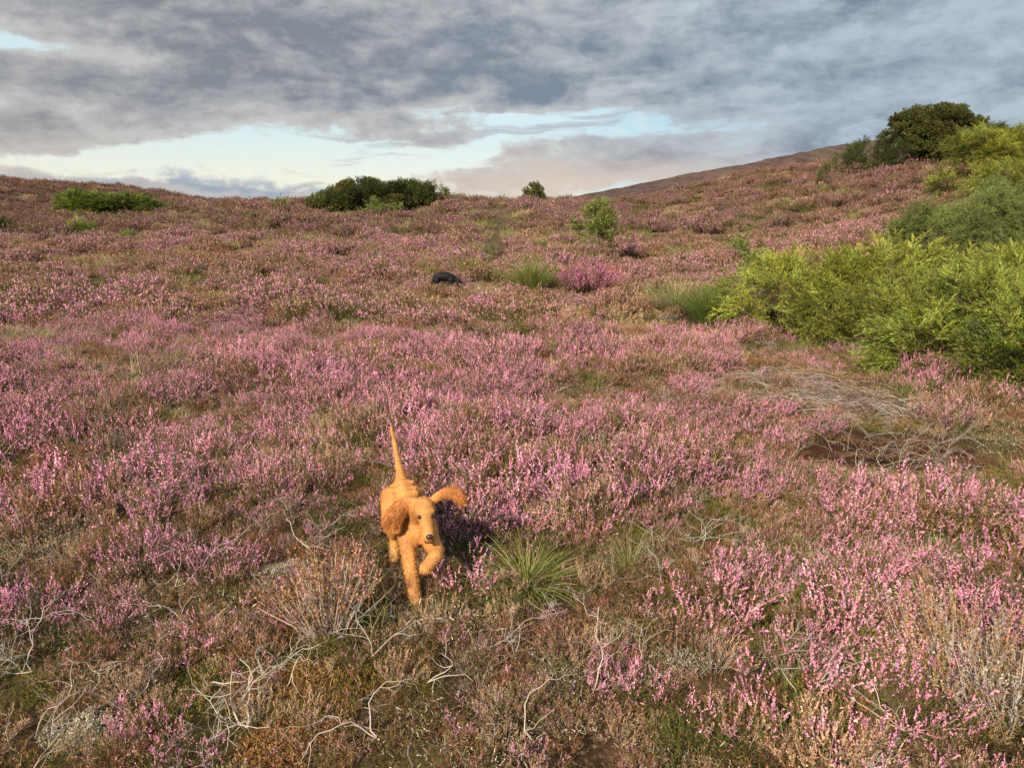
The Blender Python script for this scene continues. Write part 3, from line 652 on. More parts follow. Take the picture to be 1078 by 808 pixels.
        link('trunk', tr.mesh('trunk', M_WOOD), root)
    sapling('bright green leafy sapling standing alone in mid slope, the biggest of the young birches', 421, at(632, 276), 1.45, 1.35, 230, lean=-.1, shape=[(-.3, 0, 1.0, .42, .35, .40), (0, 0, .75, .5, .45, .45), (-.1, 0, 1.35, .3, .28, .28), (.45, 0, .5, .42, .35, .35)])
    sapling('thin straggly yellow-leaved sapling at the near edge of the big juniper', 431, at(776, 322), 1.25, .9, 62, thin=.8, lean=.12)
    sapling('small round green sapling on bare skyline, the only bush in the dip', 441, ray(561, 60), 1.6, 1.7, 420, cols=p_bgr[:2] + p_hol[:2], thin=1.1, shape=[(0, 0, .45, .75, .6, .5), (-.3, 0, .75, .5, .45, .45), (.35, 0, .7, .5, .45, .45), (.1, 0, 1.15, .45, .4, .42)])
    sapling('pale green pointed sapling in front of the dark knoll thicket', 451, ray(391, 40.5), 1.05, 1.0, 60)
    sapling('squat pale green sapling beside the pointed one below the knoll thicket', 461, ray(411, 41), .75, 1.3, 60)
    sapling('airy sapling with bare twigs at the end of the knoll thicket', 471, ray(458, 44), 1.5, 1.7, 90, cols=p_bgr, thin=.9)
    sapling('small lone light green sapling on the heather below the dip, away from the thicket', 481, ray(299, 46), .95, .75, 46)
    sapling('tiny sapling on the ridge between knoll thicket and skyline bush', 491, ray(480, 50), .6, .8, 24)
    sapling('very small green seedling just beside the lone skyline bush', 501, ray(529, 62), .7, .7, 24, cols=p_bgr)
build_bushes()

# ------------------------------------------------------------------ grass tussocks
def tussock(name, label, seed, base, rad, h, n, cols, flop=.8, width=.004, group='grass tussocks in the heather'):
    rng = np.random.default_rng(seed); mb = MB()
    a = rng.uniform(0, 6.283, n); q = rng.uniform(0, 1, n) ** .7
    out = np.stack([np.cos(a), np.sin(a), 0 * a], -1)
    P = out * (rad * .28 * q)[:, None] + rng.normal(size=(n, 3)) * rad * .05; P[:, 2] = -.01
    L = h * rng.uniform(.6, 1.15, n); W = perp(rng, out + .01); W[:, 2] *= .3; W = unit(W)
    col = pick(rng, cols, n, .15)
    D = unit(out * (q * flop)[:, None] + np.array([0, 0, 1.0]) + rng.normal(size=(n, 3)) * .12)
    seg = 4; prev = P
    for s in range(seg):
        nx = prev + D * (L / seg)[:, None]
        mb.blades(prev, unit(nx - prev), W, np.linalg.norm(nx - prev, axis=1), width * (1 - .22 * s), col * (1 + .08 * s), .8)
        prev = nx; D = unit(D + out * (.16 * flop + .10 * q)[:, None] + np.array([0, 0, -.14]) * (q * flop)[:, None])
    o = link(name, mb.mesh(name, M_GRASS), None, tuple(base)); tag(o, label, 'grass tussock', group)
    CLEAR.append((base[0], base[1], rad * (.42 if h < .3 else .62))); u = np.array(base[:2]) / np.hypot(*base[:2]) * rad * .8; LOW.append((base[0] - u[0], base[1] - u[1], rad * 1.1, .55)); return o
GRN = [(.12, .20, .03), (.17, .25, .04), (.22, .27, .06), (.09, .15, .025)]
PALE = [(.42, .38, .20), (.36, .34, .17), (.30, .33, .13), (.48, .43, .26)]
OLV = [(.17, .19, .05), (.22, .22, .07), (.13, .15, .04), (.28, .26, .09)]
tussock('grass_tussock', 'fresh green star-shaped tussock beside the running golden spaniel', 601, at(556, 618), .30, .25, 520, GRN + OLV[:2] + PALE[1:3], 1.5)
tussock('grass_tussock', 'small yellow-green tuft just beyond the star-shaped tussock', 602, at(664, 606), .16, .2, 200, OLV, 1.1)
tussock('grass_tussock', 'green tussock above the black dog, beside the worn trail', 603, at(560, 308), .62, .85, 900, GRN + OLV, .8, .010)
tussock('grass_tussock', 'little green tuft touching the back of the black dog', 604, at(497, 290), .40, .55, 320, GRN, .8, .010)
tussock('grass_tussock', 'small dark green tuft between the trail and the pale long grass', 605, at(680, 326), .40, .55, 420, GRN[:2] + GRN[3:], .8, .008)
tussock('grass_tussock', 'pale straw-coloured long grass leaning beside the dark green clump', 606, at(712, 330), .62, .72, 800, PALE + OLV, 1.0, .008)
tussock('grass_tussock', 'deep green rushy clump at the near end of the juniper', 607, at(748, 340), .60, .72, 950, GRN[:1] + GRN[3:] + OLV[2:3], .75, .008)
tussock('grass_tussock', 'thin pale tuft below the black dog', 608, at(506, 316), .34, .5, 160, PALE, .9, .007)
tussock('grass_tussock', 'wispy pale grass beside the faint trail, far up the slope', 609, at(500, 268), .5, .55, 200, PALE + OLV, .8, .014)
tussock('grass_tussock', 'olive tussock in the heather next to the big mid-slope sapling', 610, at(568, 262), .6, .45, 360, OLV + PALE[2:3], .9, .014)
tussock('grass_tussock', 'low grey-green grass mat in the open ground near dead stems', 611, at(985, 590), .38, .22, 420, OLV + GREY[:2], 1.4, .003)

# ------------------------------------------------------------------ dead branches, moss, lichen
def twig(mb, rng, p, d, L, r, depth, col, kink=.35, lift=.0):
    n = max(4, int(L / .035)); pts = [p]; dd = d.copy()
    for i in range(n):
        dd = unit(dd + rng.normal(size=3) * kink * np.array([1, 1, .7]) + np.array([0, 0, lift])); pts.append(pts[-1] + dd * L / n)
    pts = np.array(pts); mb.tube(pts, np.linspace(r, r * .45, len(pts)), np.array(col) * rng.uniform(.8, 1.15), 5 if r > .003 else 4)
    if depth > 0:
        for j in range(rng.integers(2, 5)):
            i = rng.integers(1, len(pts)); f = i / len(pts)
            twig(mb, rng, pts[i], unit(dd + rng.normal(size=3) * .8 * np.array([1, 1, .6])), L * rng.uniform(.35, .65), r * (.72 - .3 * f), depth - 1, col, kink, lift)
def dead_branch(label, seed, px, py, L, az, r=.006, depth=2, col=(.42, .38, .32), pitch=.25, lift=.02, z=.03):
    b = at(px, py); rng = np.random.default_rng(seed); mb = MB()
    d = np.array([math.cos(az) * math.cos(pitch), math.sin(az) * math.cos(pitch), math.sin(pitch)])
    for j in range(2): twig(mb, rng, np.array([0, 0, z]), unit(d + rng.normal(size=3) * .25 * j), L * (.95 - .25 * j), r * .50, depth, np.array(col) * rng.uniform(.8, 1.2), .42, lift)
    V, F, C = mb.arrays()
    floor = Zg(V[:, 0] + b[0], V[:, 1] + b[1]) - b[2] + .006          # rests on the ground, never under it
    mb.V = [np.stack([V[:, 0], V[:, 1], np.maximum(V[:, 2], floor)], -1)]; mb.F = [F]; mb.C = [C]
    tag(link('dead_branch', mb.mesh('dead_branch', M_WOOD, smooth=True), None, tuple(b)), label, 'dead branch', 'bleached dead branches on the heath')
PI = math.pi
dead_branch('thick pale forked branch sprawling low beside the mustard moss', 701, 262, 775, .40, PI * .72, .0075, 3)
dead_branch('pale branch curling down from the forked branch to the bottom edge', 702, 250, 770, .32, PI * 1.15, .005, 2, pitch=.1)
dead_branch('slim grey stem standing up beside the planted paw of the spaniel', 703, 392, 700, .32, PI * .5, .0045, 2, pitch=.9)
dead_branch('bleached stem lying in the short undergrowth below the spaniel', 704, 450, 728, .26, PI * .1, .0045, 1, pitch=.4)
dead_branch('thin whitish branch lying flat on the mustard moss mound', 705, 300, 735, .34, .1, .005, 2, pitch=.1)
dead_branch('crooked pale branch at the lower corner of the heath', 706, 35, 715, .40, PI * .85, .0055, 2, pitch=.3)
dead_branch('long grey branch spread across brown litter under the green star-shaped tussock', 707, 515, 690, .42, PI * .1, .004, 2, pitch=.15)
dead_branch('forked white branch hanging at the lip of the dark peat hollow', 708, 950, 478, .36, -.3, .007, 2, pitch=.2)
dead_branch('pale roots tangled on the floor of the dark peat hollow', 709, 905, 508, .4, .2, .006, 2, pitch=.1)
dead_branch('white stick upright in the straw-coloured dry heather', 710, 918, 700, .30, PI * .5, .0045, 1, pitch=1.1)
dead_branch('whitish branch bridging a dark gap near the grey lichen hummock', 711, 1050, 630, .36, PI * .9, .006, 2, pitch=.2)
dead_branch('bare pale stem lying over the low dark juniper', 712, 975, 392, .5, .15, .012, 1, pitch=.12, z=.42, col=(.5, .45, .38))
dead_branch('bunch of grey stems fanning out at the bottom edge below the spaniel', 713, 560, 790, .32, PI * .6, .0045, 2, pitch=.8)
dead_branch('silvery branch in the shade among green heather, mid-distance, well above the lower corner', 714, 330, 590, .36, PI * .7, .005, 2, pitch=.3)
dead_branch('pale dead stems beside the fading heather beyond the spaniel tail', 715, 325, 475, .48, PI * .55, .006, 2, pitch=.3)
dead_branch('scraggy light stems standing up out of mixed heather, between hollow and star-shaped tussock', 716, 745, 510, .42, PI * .45, .005, 2, pitch=.7)
dead_branch('pale stick on bare lichened ground below the big pink clump', 717, 700, 725, .34, PI * .15, .005, 2, pitch=.15)

dead_branch('pale stem leaning over the tall pink spikes in the near corner', 718, 185, 625, .36, PI * .3, .005, 2, pitch=.5)
dead_branch('grey branch creeping between pink sprigs and the whitish lichen scrap', 719, 120, 720, .38, PI * .1, .0055, 2, pitch=.25)
dead_branch('bundle of thin silvery stems at the bottom corner, under the crooked pale branch', 720, 40, 785, .34, PI * .25, .005, 3, pitch=.5)
dead_branch('twisted pale branch between the forked branch and the rusty moss', 721, 215, 735, .36, PI * .05, .006, 3, pitch=.25)
dead_branch('pale branch half buried in litter at the bottom edge, under the rusty moss', 722, 400, 790, .34, PI * .9, .005, 2, pitch=.3)
dead_branch('grey twiggy stem propped against low green heather between star-shaped tussock and bottom edge', 723, 625, 735, .34, PI * .4, .005, 3, pitch=.6)
dead_branch('tangle of fine pale twigs beside the grey wiry dead heather bush', 724, 975, 790, .34, PI * .6, .005, 3, pitch=.5)
dead_branch('slender bleached branch standing over pink sprigs at the bottom edge', 725, 840, 775, .32, PI * .4, .0045, 2, pitch=.7)
dead_branch('weathered branch lying in grey-green grass beyond the lichen hummock', 726, 1000, 560, .5, PI * .95, .006, 3, pitch=.2)
dead_branch('pale dead twigs on open ground between star-shaped tussock and lichen hummock', 727, 735, 585, .4, PI * .15, .005, 3, pitch=.25)

def cushion(name, label, cat, seed, px, py, rx, ry, h, cols, n=2600, sz=.012, group=None):
    n *= 2
    """a lumpy mound of moss or lichen: small tufts over a low dome"""
    b = at(px, py); rng = np.random.default_rng(seed); mb = MB()
    a = rng.uniform(0, 6.283, n); q = np.sqrt(rng.uniform(0, 1, n)); wob = .75 + .5 * vnoise(np.cos(a) * 2 + 5, np.sin(a) * 2 + 5, seed)
    x = np.cos(a) * q * rx * wob; y = np.sin(a) * q * ry * wob
    lump = fbm(x * 14, y * 14, seed, 2)
    z = Zg(x + b[0], y + b[1]) - b[2] + h * (1 - q ** 2.5) * (.45 + .9 * lump) - .01
    P = np.stack([x, y, z], -1); A = unit(rdir(rng, n) + np.array([0, 0, .8]))
    sz *= .62; mb.blades(P, A, perp(rng, A), sz * rng.uniform(.7, 1.9, n), sz * rng.uniform(.35, .8, n), pick(rng, cols, n, .2), .6)
    # a solid core under the tufts
    g = np.linspace(-1, 1, 15); gx, gy = np.meshgrid(g, g); rr = np.sqrt(gx ** 2 + gy ** 2)
    X = gx * rx * .8; Y = gy * ry * .8; Zc = Zg(X + b[0], Y + b[1]) - b[2] + h * np.clip(1 - rr ** 2, -.4, 1) * (.35 + .7 * fbm(X * 14, Y * 14, seed, 2)) - .02
    i = np.arange(14)[:, None] * 15; j = np.arange(14)[None]
    mb.add(np.stack([X, Y, Zc], -1).reshape(-1, 3), np.stack([i + j, i + j + 1, i + 16 + j, i + 15 + j], -1).reshape(-1, 4), np.array(cols[-1]) * .9)
    tag(link(name, mb.mesh(name, M_MOSS), None, tuple(b)), label, cat, group)
MOSSY = [(.30, .20, .045), (.36, .25, .06), (.22, .13, .035), (.16, .085, .03)]
LICH = [(.50, .47, .36), (.42, .40, .30), (.56, .53, .42), (.30, .27, .19)]
GMOSS = [(.10, .12, .02), (.14, .14, .03), (.07, .09, .02), (.09, .08, .025)]
cushion('moss_mound', 'mustard and rust coloured moss mound under whitish branches', 'moss', 801, 330, 722, .24, .18, .055, MOSSY + WOODC[:1] + RUSSET[:2], 3600, .014)
cushion('moss_mound', 'rusty brown moss at the bottom of the mustard mound', 'moss', 802, 318, 782, .24, .12, .06, MOSSY[2:] + RUSSET, 2200, .014)
cushion('moss_mound', 'bright olive moss clump wrapped by straw-coloured heather', 'moss', 803, 925, 702, .14, .12, .16, GMOSS + GRN[:1], 2600, .014)
cushion('moss_mound', 'green moss pad beside the russet dead bush', 'moss', 804, 385, 662, .12, .09, .06, GMOSS, 1200, .012)
cushion('lichen_patch', 'chalky cream lichen hummock in the open heath beyond the big pink clump', 'lichen', 805, 868, 598, .20, .12, .08, LICH, 2400, .013)
cushion('lichen_patch', 'pale lichen crust behind the russet dead bush', 'lichen', 806, 300, 608, .16, .12, .06, LICH, 1600, .013)
cushion('lichen_patch', 'scattered grey-cream lichen on bare ground under a pale stick', 'lichen', 807, 690, 700, .26, .12, .035, LICH + WOODC, 2000, .012)
cushion('lichen_patch', 'whitish lichen scrap at the bottom corner below pink sprigs', 'lichen', 808, 90, 772, .13, .10, .05, LICH, 1300, .012)

# ------------------------------------------------------------------ singled-out heather clumps
def clump(name, label, cat, px, py, s, mb, hz=1.0, group=None, seed=0, lower=.02):
    b = at(px, py); me = mb.mesh(name, M_HEATH)
    o = link(name, me, None, (b[0], b[1], b[2] - lower)); o.scale = (s, s, s * hz); o.rotation_euler = (0, 0, seed * 1.7)
    tag(o, label, cat, group); CLEAR.append((b[0], b[1], .13 * s)); return o
def full(seed, flow=PINK, bl=.8, leaf=GREEN + BROWNL, **kw):
    kw.setdefault('shoots', 42); kw.setdefault('rad', .24); kw.setdefault('H', .26)
    return heather(seed, spikes=8, elems=20, esz=.0056, flow=flow, leaf=leaf, bloom=bl, **kw)
G1 = 'pink heather clumps standing out of the heath'
clump('heather_clump', 'bright pink heather clump, a wide mound halfway up the open side beyond the golden spaniel', 'heather', 190, 432, 1.3, full(900), .9, G1, 1)
clump('heather_clump', 'tall pink heather spikes filling the near corner opposite the juniper', 'heather', 150, 606, .95, full(901), 1, G1, 2)
clump('heather_clump', 'pink sprigs low in the near corner, below the tall pink spikes', 'heather', 110, 665, .7, full(902, shoots=34), 1, G1, 3)
clump('heather_clump', 'vivid pink clump behind the tail of the golden spaniel', 'heather', 480, 470, 1.0, full(903), 1, G1, 4)
clump('heather_clump', 'glowing pink clump midway between the spaniel and the peat hollow', 'heather', 612, 470, 1.0, full(904), 1, G1, 5)
clump('heather_clump', 'big pink clump between the star-shaped tussock and the lichen hummock', 'heather', 790, 630, .85, full(905), 1, G1, 6)
clump('heather_clump', 'pink spikes leaning toward olive moss', 'heather', 850, 702, .75, full(906, shoots=36), 1, G1, 7)
clump('heather_clump', 'lilac clump on the rim of the dark peat hollow', 'heather', 998, 455, 1.2, full(907, flow=PINK[1:2] + DUSTY[1:]), 1, G1, 8)
clump('heather_clump', 'deep magenta mound standing high below the mid-slope sapling', 'heather', 620, 314, 3.0, full(908, shoots=110, flow=[(.44, .17, .25), (.38, .15, .23)], bl=.9), .9, G1, 9)
clump('heather_clump', 'pink heather spikes at the very edge of the heath, level with the golden spaniel', 'heather', 30, 540, 1.05, full(913, shoots=52), 1, G1, 10)
clump('heather_clump', 'pink tuft in the gap between the tall near-corner spikes and the russet dead bush', 'heather', 228, 618, .85, full(914), 1, G1, 14)
clump('heather_clump', 'low pink heather above the crooked pale branch at the near corner', 'heather', 40, 668, .85, full(915), 1, G1, 15)
clump('heather_clump', 'pink clump behind the tall near-corner spikes, in line with the spaniel head', 'heather', 180, 548, .95, full(916), 1, G1, 16)
clump('heather_clump', 'russet-capped dead heather on pale bare stems in front of the spaniel', 'dead heather', 345, 668, 1.0, heather(910, .24, .34, 90, 6, 12, .0075, RUSSET + DUSTY[:1], RUSSET + BROWNL, .75, stemc=[(.5, .46, .40), (.42, .38, .33)], stem_r=.0026, flowfrac=.7, leafy=.35, flop=.1), 1, None, 11)
clump('heather_clump', 'straw-coloured dried heather, a wide pale bush at the near corner under the juniper', 'dried heather', 1010, 735, 1.0, full(911, flow=STRAW[3:] + RUSSET[2:] + GREY[2:], leaf=STRAW[1:2] + RUSSET[2:] + BROWNL, bl=.7, stemc=GREY, shoots=90, rad=.30, H=.34), 1, None, 12)
clump('heather_clump', 'grey wiry dead heather bush at the very edge below the straw-coloured one', 'dead heather', 1062, 760, 1.0, full(912, flow=GREY, leaf=GREY, bl=.2, stemc=GREY, leafy=.2, shoots=90, stem_r=.0022), 1, None, 13)

# ------------------------------------------------------------------ dogs
def spheres(chain, step=.33):
    """overlapping ball centres and radii along a chain of (x, y, z, r)"""
    out = []
    for a, b in zip(chain[:-1], chain[1:]):
        a = np.array(a, float); b = np.array(b, float); L = np.linalg.norm(b[:3] - a[:3]); n = max(2, int(L / (step * min(a[3], b[3]))) + 1)
        out += [a + (b - a) * t for t in np.linspace(0, 1, n)]
    return out
def body_mesh(name, chains, voxel, smooth, mat):
    """one continuous skin grown over ball chains; each chain is (points, (sx, sy, sz))"""
    import bmesh
    bm = bmesh.new()
    for pts, fl in chains:
        for b in spheres(pts):
            m = Matrix.Translation(b[:3]) @ Matrix.Diagonal((b[3] * fl[0], b[3] * fl[1], b[3] * fl[2], 1))
            bmesh.ops.create_icosphere(bm, subdivisions=2, radius=1.0, matrix=m)
    me = bpy.data.meshes.new(name); bm.to_mesh(me); bm.free()
    o = bpy.data.objects.new(name, me); COL.objects.link(o)
    r = o.modifiers.new('skin', 'REMESH'); r.mode = 'VOXEL'; r.voxel_size = voxel; r.use_smooth_shade = True
    s = o.modifiers.new('soft', 'SMOOTH'); s.iterations = smooth; s.factor = .5
    dg = bpy.context.evaluated_depsgraph_get(); me2 = bpy.data.meshes.new_from_object(o.evaluated_get(dg))
    COL.objects.unlink(o); bpy.data.objects.remove(o); me2.name = name
    me2.materials.clear(); me2.materials.append(mat)
    for p in me2.polygons: p.use_smooth = True
    return me2
def paint(me, fn):
    n = len(me.vertices); co = np.empty(n * 3, np.float32); me.vertices.foreach_get('co', co); co = co.reshape(-1, 3)
    c = fn(co); a = me.color_attributes.new('tone', 'FLOAT_COLOR', 'POINT')
    a.data.foreach_set('color', np.concatenate([c, np.ones((n, 1))], 1).astype(np.float32).ravel()); return co, c
def fur(name, me, fn_col, fn_len, fn_flow, n, seed, width, mat, wave=.0):
    rng = np.random.default_rng(seed)
    me.calc_loop_triangles(); nt = len(me.loop_triangles)
    tv = np.empty(nt * 3, np.int32); me.loop_triangles.foreach_get('vertices', tv); tv = tv.reshape(-1, 3)
    co = np.empty(len(me.vertices) * 3, np.float32); me.vertices.foreach_get('co', co); co = co.reshape(-1, 3).astype(float)
    a, b, c = co[tv[:, 0]], co[tv[:, 1]], co[tv[:, 2]]; nr = np.cross(b - a, c - a); ar = np.linalg.norm(nr, axis=1); nr = unit(nr)
    i = rng.choice(nt, n, p=ar / ar.sum()); u = rng.uniform(size=(n, 2)); f = u.sum(1) > 1; u[f] = 1 - u[f]
    P = a[i] + (b[i] - a[i]) * u[:, :1] + (c[i] - a[i]) * u[:, 1:]; N = nr[i]
    fl = fn_flow(P); fl = fl - N * (fl * N).sum(1, keepdims=True)
    A = unit(unit(fl) + N * .32 + rng.normal(size=(n, 3)) * .22); W = unit(np.cross(A, N) + rng.normal(size=(n, 3)) * .2)
    L = fn_len(P) * rng.uniform(.6, 1.3, n); col = fn_col(P) * (1 + rng.normal(size=(n, 1)) * .07)
    mb = MB(); mid = P + A * (L * .5)[:, None]; A2 = unit(A - N * .35 + rng.normal(size=(n, 3)) * (.12 + wave) + np.array([0, 0, -.18]))
    mb.blades(P - N * .001, A, W, L * .5, width, np.clip(col, .002, .9), .85); mb.blades(mid, A2, W, L * .55, width * .85, np.clip(col * 1.06, .002, .9), .15)
    return mb.mesh(name, mat)

def ball(name, mat, loc, sx, sy, sz, parent, rot=(0, 0, 0)):
    import bmesh
    bm = bmesh.new(); bmesh.ops.create_uvsphere(bm, u_segments=20, v_segments=14, radius=1.0)
    for v in bm.verts: v.co = Vector((v.co.x * sx, v.co.y * sy, v.co.z * sz))
    for f in bm.faces: f.smooth = True
    me = bpy.data.meshes.new(name); bm.to_mesh(me); bm.free(); me.materials.append(mat)
    o = link(name, me, parent); o.location = loc; o.rotation_euler = rot; return o
def gloss(name, col, rough):
    m = bpy.data.materials.new(name); m.use_nodes = True; t = m.node_tree; k = NT(t)
    p = t.nodes['Principled BSDF']; n = k.noise(k.new('ShaderNodeTexCoord').outputs['Object'], 60, 3)
    k.put(p.inputs['Base Color'], k.mix(n, col, tuple(c * 1.5 for c in col))); p.inputs['Roughness'].default_value = rough; return m

def golden_dog():
    b = at(438, 638); k = pxm(b) / 1.0; s = 235.0 / k; az = math.atan2(b[0], b[1])
    root = thing('spaniel_dog', tuple(b), 'golden cocker spaniel running through the heather with ears flying and one front paw raised', 'dog', rz=-az)
    root.scale = (s, s, s)
    I = (1, 1, 1)
    ch = [
        ([(0, .20, .315, .085), (-.012, .28, .325, .088), (-.03, .38, .345, .078), (-.05, .48, .365, .075), (-.055, .52, .37, .064)], (.84, 1, .97)),    # trunk
        ([(.015, .165, .285, .066), (.01, .22, .25, .062), (-.01, .32, .27, .06)], I),                                     # breastbone
        ([(.042, .09, .425, .049), (.03, .14, .40, .058), (.012, .20, .35, .072)], I),                                     # neck
        ([(.046, .10, .432, .046), (.047, .075, .431, .050), (.051, .05, .415, .045)], (.97, 1, 1)),                      # skull
        ([(.053, .035, .394, .036), (.060, -.005, .358, .029), (.064, -.028, .338, .026)], (1.0, 1, .92)),                 # muzzle
        ([(.054, .02, .366, .028), (.062, -.018, .322, .020)], I), ([(.046, .0, .350, .018), (.050, -.02, .330, .015)], I), ([(.076, .0, .350, .018), (.078, -.02, .330, .015)], I),                                                         # jaw
        ([(.020, .040, .430, .014), (.034, .032, .430, .013)], I), ([(.082, .040, .430, .014), (.070, .032, .430, .013)], I),   # brows
        ([(-.033, .18, .31, .052), (-.031, .14, .235, .039), (-.018, .06, .13, .029), (-.006, .02, .06, .026), (.0, .0, .030, .029), (.004, -.030, .022, .026)], I),   # planted foreleg
        ([(.055, .17, .31, .052), (.080, .105, .250, .042), (.100, .01, .254, .033), (.092, -.028, .248, .031), (.066, -.044, .222, .028), (.046, -.052, .202, .027)], I),   # raised foreleg
        ([(-.10, .47, .345, .062), (-.11, .41, .255, .048), (-.105, .47, .17, .030), (-.10, .515, .12, .024), (-.10, .49, .05, .024), (-.10, .455, .025, .026)], I),       # hind
        ([(-.005, .49, .345, .062), (.0, .45, .25, .046), (.005, .53, .17, .029), (.005, .575, .12, .023), (.005, .56, .05, .023), (.005, .525, .025, .026)], I),
        ([(-.085, .345, .385, .012), (-.045, .335, .418, .013), (.02, .345, .412, .011)], I), ([(-.095, .395, .40, .012), (-.05, .39, .428, .013), (.015, .40, .415, .011)], I), ([(-.10, .445, .415, .011), (-.055, .44, .438, .012), (.0, .45, .43, .010)], I),   # loose skin over the ribs
        ([(-.108, .105, .385, .020), (-.12, .11, .36, .021), (-.112, .108, .335, .020), (-.09, .104, .318, .018), (-.068, .104, .322, .016)], I), ([(-.05, .098, .43, .012), (-.075, .096, .39, .013), (-.085, .096, .35, .013)], I), ([(-.045, .098, .405, .010), (-.058, .096, .37, .011), (-.06, .098, .34, .011)], I),   # ruffled ear edge
        ([(-.055, .53, .395, .038), (-.058, .555, .43, .025), (-.074, .58, .52, .0165), (-.088, .597, .61, .0125), (-.103, .60, .675, .0075)], I),            # tail
        ([(.006, .105, .448, .026), (-.03, .11, .442, .036), (-.062, .115, .415, .046), (-.086, .12, .372, .048), (-.094, .12, .340, .034)], (.95, .42, .95)),   # ear swung out
        ([(.084, .10, .450, .022), (.110, .10, .474, .027), (.148, .096, .494, .032), (.182, .09, .494, .034), (.204, .084, .474, .031), (.212, .078, .446, .020)], (.95, .48, .8)),   # ear flung up
    ]
    me = body_mesh('body', ch, .0065, 5, M_FUR)
    base, ear, pale = np.array([.53, .25, .075]), np.array([.38, .15, .042]), np.array([.62, .34, .125])
    def tone(P):
        n = len(P); c = np.repeat(base[None], n, 0)
        e = np.maximum(sst(-P[:, 0], .01, .05) * sst(P[:, 2], .31, .35) * (1 - sst(P[:, 1], .15, .19)), sst(P[:, 0], .10, .13) * sst(P[:, 2], .40, .43))
        c = c + (ear - c) * e[:, None]
        f = np.clip(sst(.13 - P[:, 2], 0, .10) + .5 * sst(P[:, 1], .48, .6), 0, 1) * .6; c = c + (pale - c) * f[:, None]
        c = c * (.72 + .56 * fbm(P[:, 0] * 30 + P[:, 1] * 23, P[:, 2] * 22 + P[:, 1] * 31, 7, 3))[:, None]; return c
    paint(me, tone); bo = link('body', me, root)
    def ln(P):
        face = np.exp(-((P[:, 0] - .055) ** 2 + (P[:, 1] - .01) ** 2 + (P[:, 2] - .395) ** 2) / .075 ** 2)
        earm = np.maximum(sst(-P[:, 0], .02, .06) * sst(P[:, 2], .31, .35) * (1 - sst(P[:, 1], .15, .19)), sst(P[:, 0], .12, .15) * sst(P[:, 2], .40, .43))
        leg = sst(.27 - P[:, 2], 0, .06)
        return .010 + .005 * leg + .016 * earm - .006 * face
    def flow(P):
        f = np.stack([0 * P[:, 0], np.full(len(P), 1.0), np.full(len(P), -.7)], -1)
        tailm = sst(P[:, 2], .46, .50) * sst(P[:, 1], .45, .5); f = f + tailm[:, None] * np.array([-.2, 0, 2.2])
        earm = sst(-P[:, 0], .02, .06) * (P[:, 1] < .17); f = f + earm[:, None] * np.array([-1.2, -.8, -.6])
        e2 = sst(P[:, 0], .10, .13) * (P[:, 2] > .4); f = f + e2[:, None] * np.array([1.6, -.8, -.3]); return f
    link('fur', fur('fur', me, tone, ln, flow, 30000, 12, .0026, M_FUR, .05), root)
    # eyes and nose sit on the skin
    V = [v.co.copy() for v in me.vertices]; bvh = BVHTree.FromPolygons(V, [tuple(p.vertices) for p in me.polygons])
    EYE = gloss('eye', (.018, .010, .006), .4); NOSE = gloss('nose', (.022, .018, .018), .35); PAD = gloss('pad', (.16, .07, .035), .7)
    for ex in (.026, .080):
        h = bvh.ray_cast(Vector((ex, -.3, .413)), Vector((0, 1, 0)))[0] or Vector((ex, .03, .413))
        ball('eye', EYE, h + Vector((0, .001, 0)), .0115, .009, .0095, root)
    h = bvh.ray_cast(Vector((.066, -.3, .344)), Vector((0, 1, 0)))[0] or Vector((.066, -.05, .344))
    ball('nose', NOSE, h + Vector((0, .004, 0)), .0165, .012, .0125, root)
    m = MB(); m.tube([(.042, -.018, .318), (.052, -.040, .313), (.064, -.050, .318), (.076, -.042, .313), (.086, -.020, .318)], .0032, (.10, .035, .018), 5)
    link('mouth', m.mesh('mouth', M_FUR, smooth=True), root)
    ball('paw_pad', PAD, Vector((.044, -.064, .188)), .017, .012, .013, root)
    CLEAR.append((b[0] + .02, b[1] - .04, .17)); CLEAR.append((b[0] - .02, b[1] + .18, .20)); CLEAR.append((b[0] - .08, b[1] + .42, .16))
    LOW.append((b[0], b[1] - .30, .30, .5))
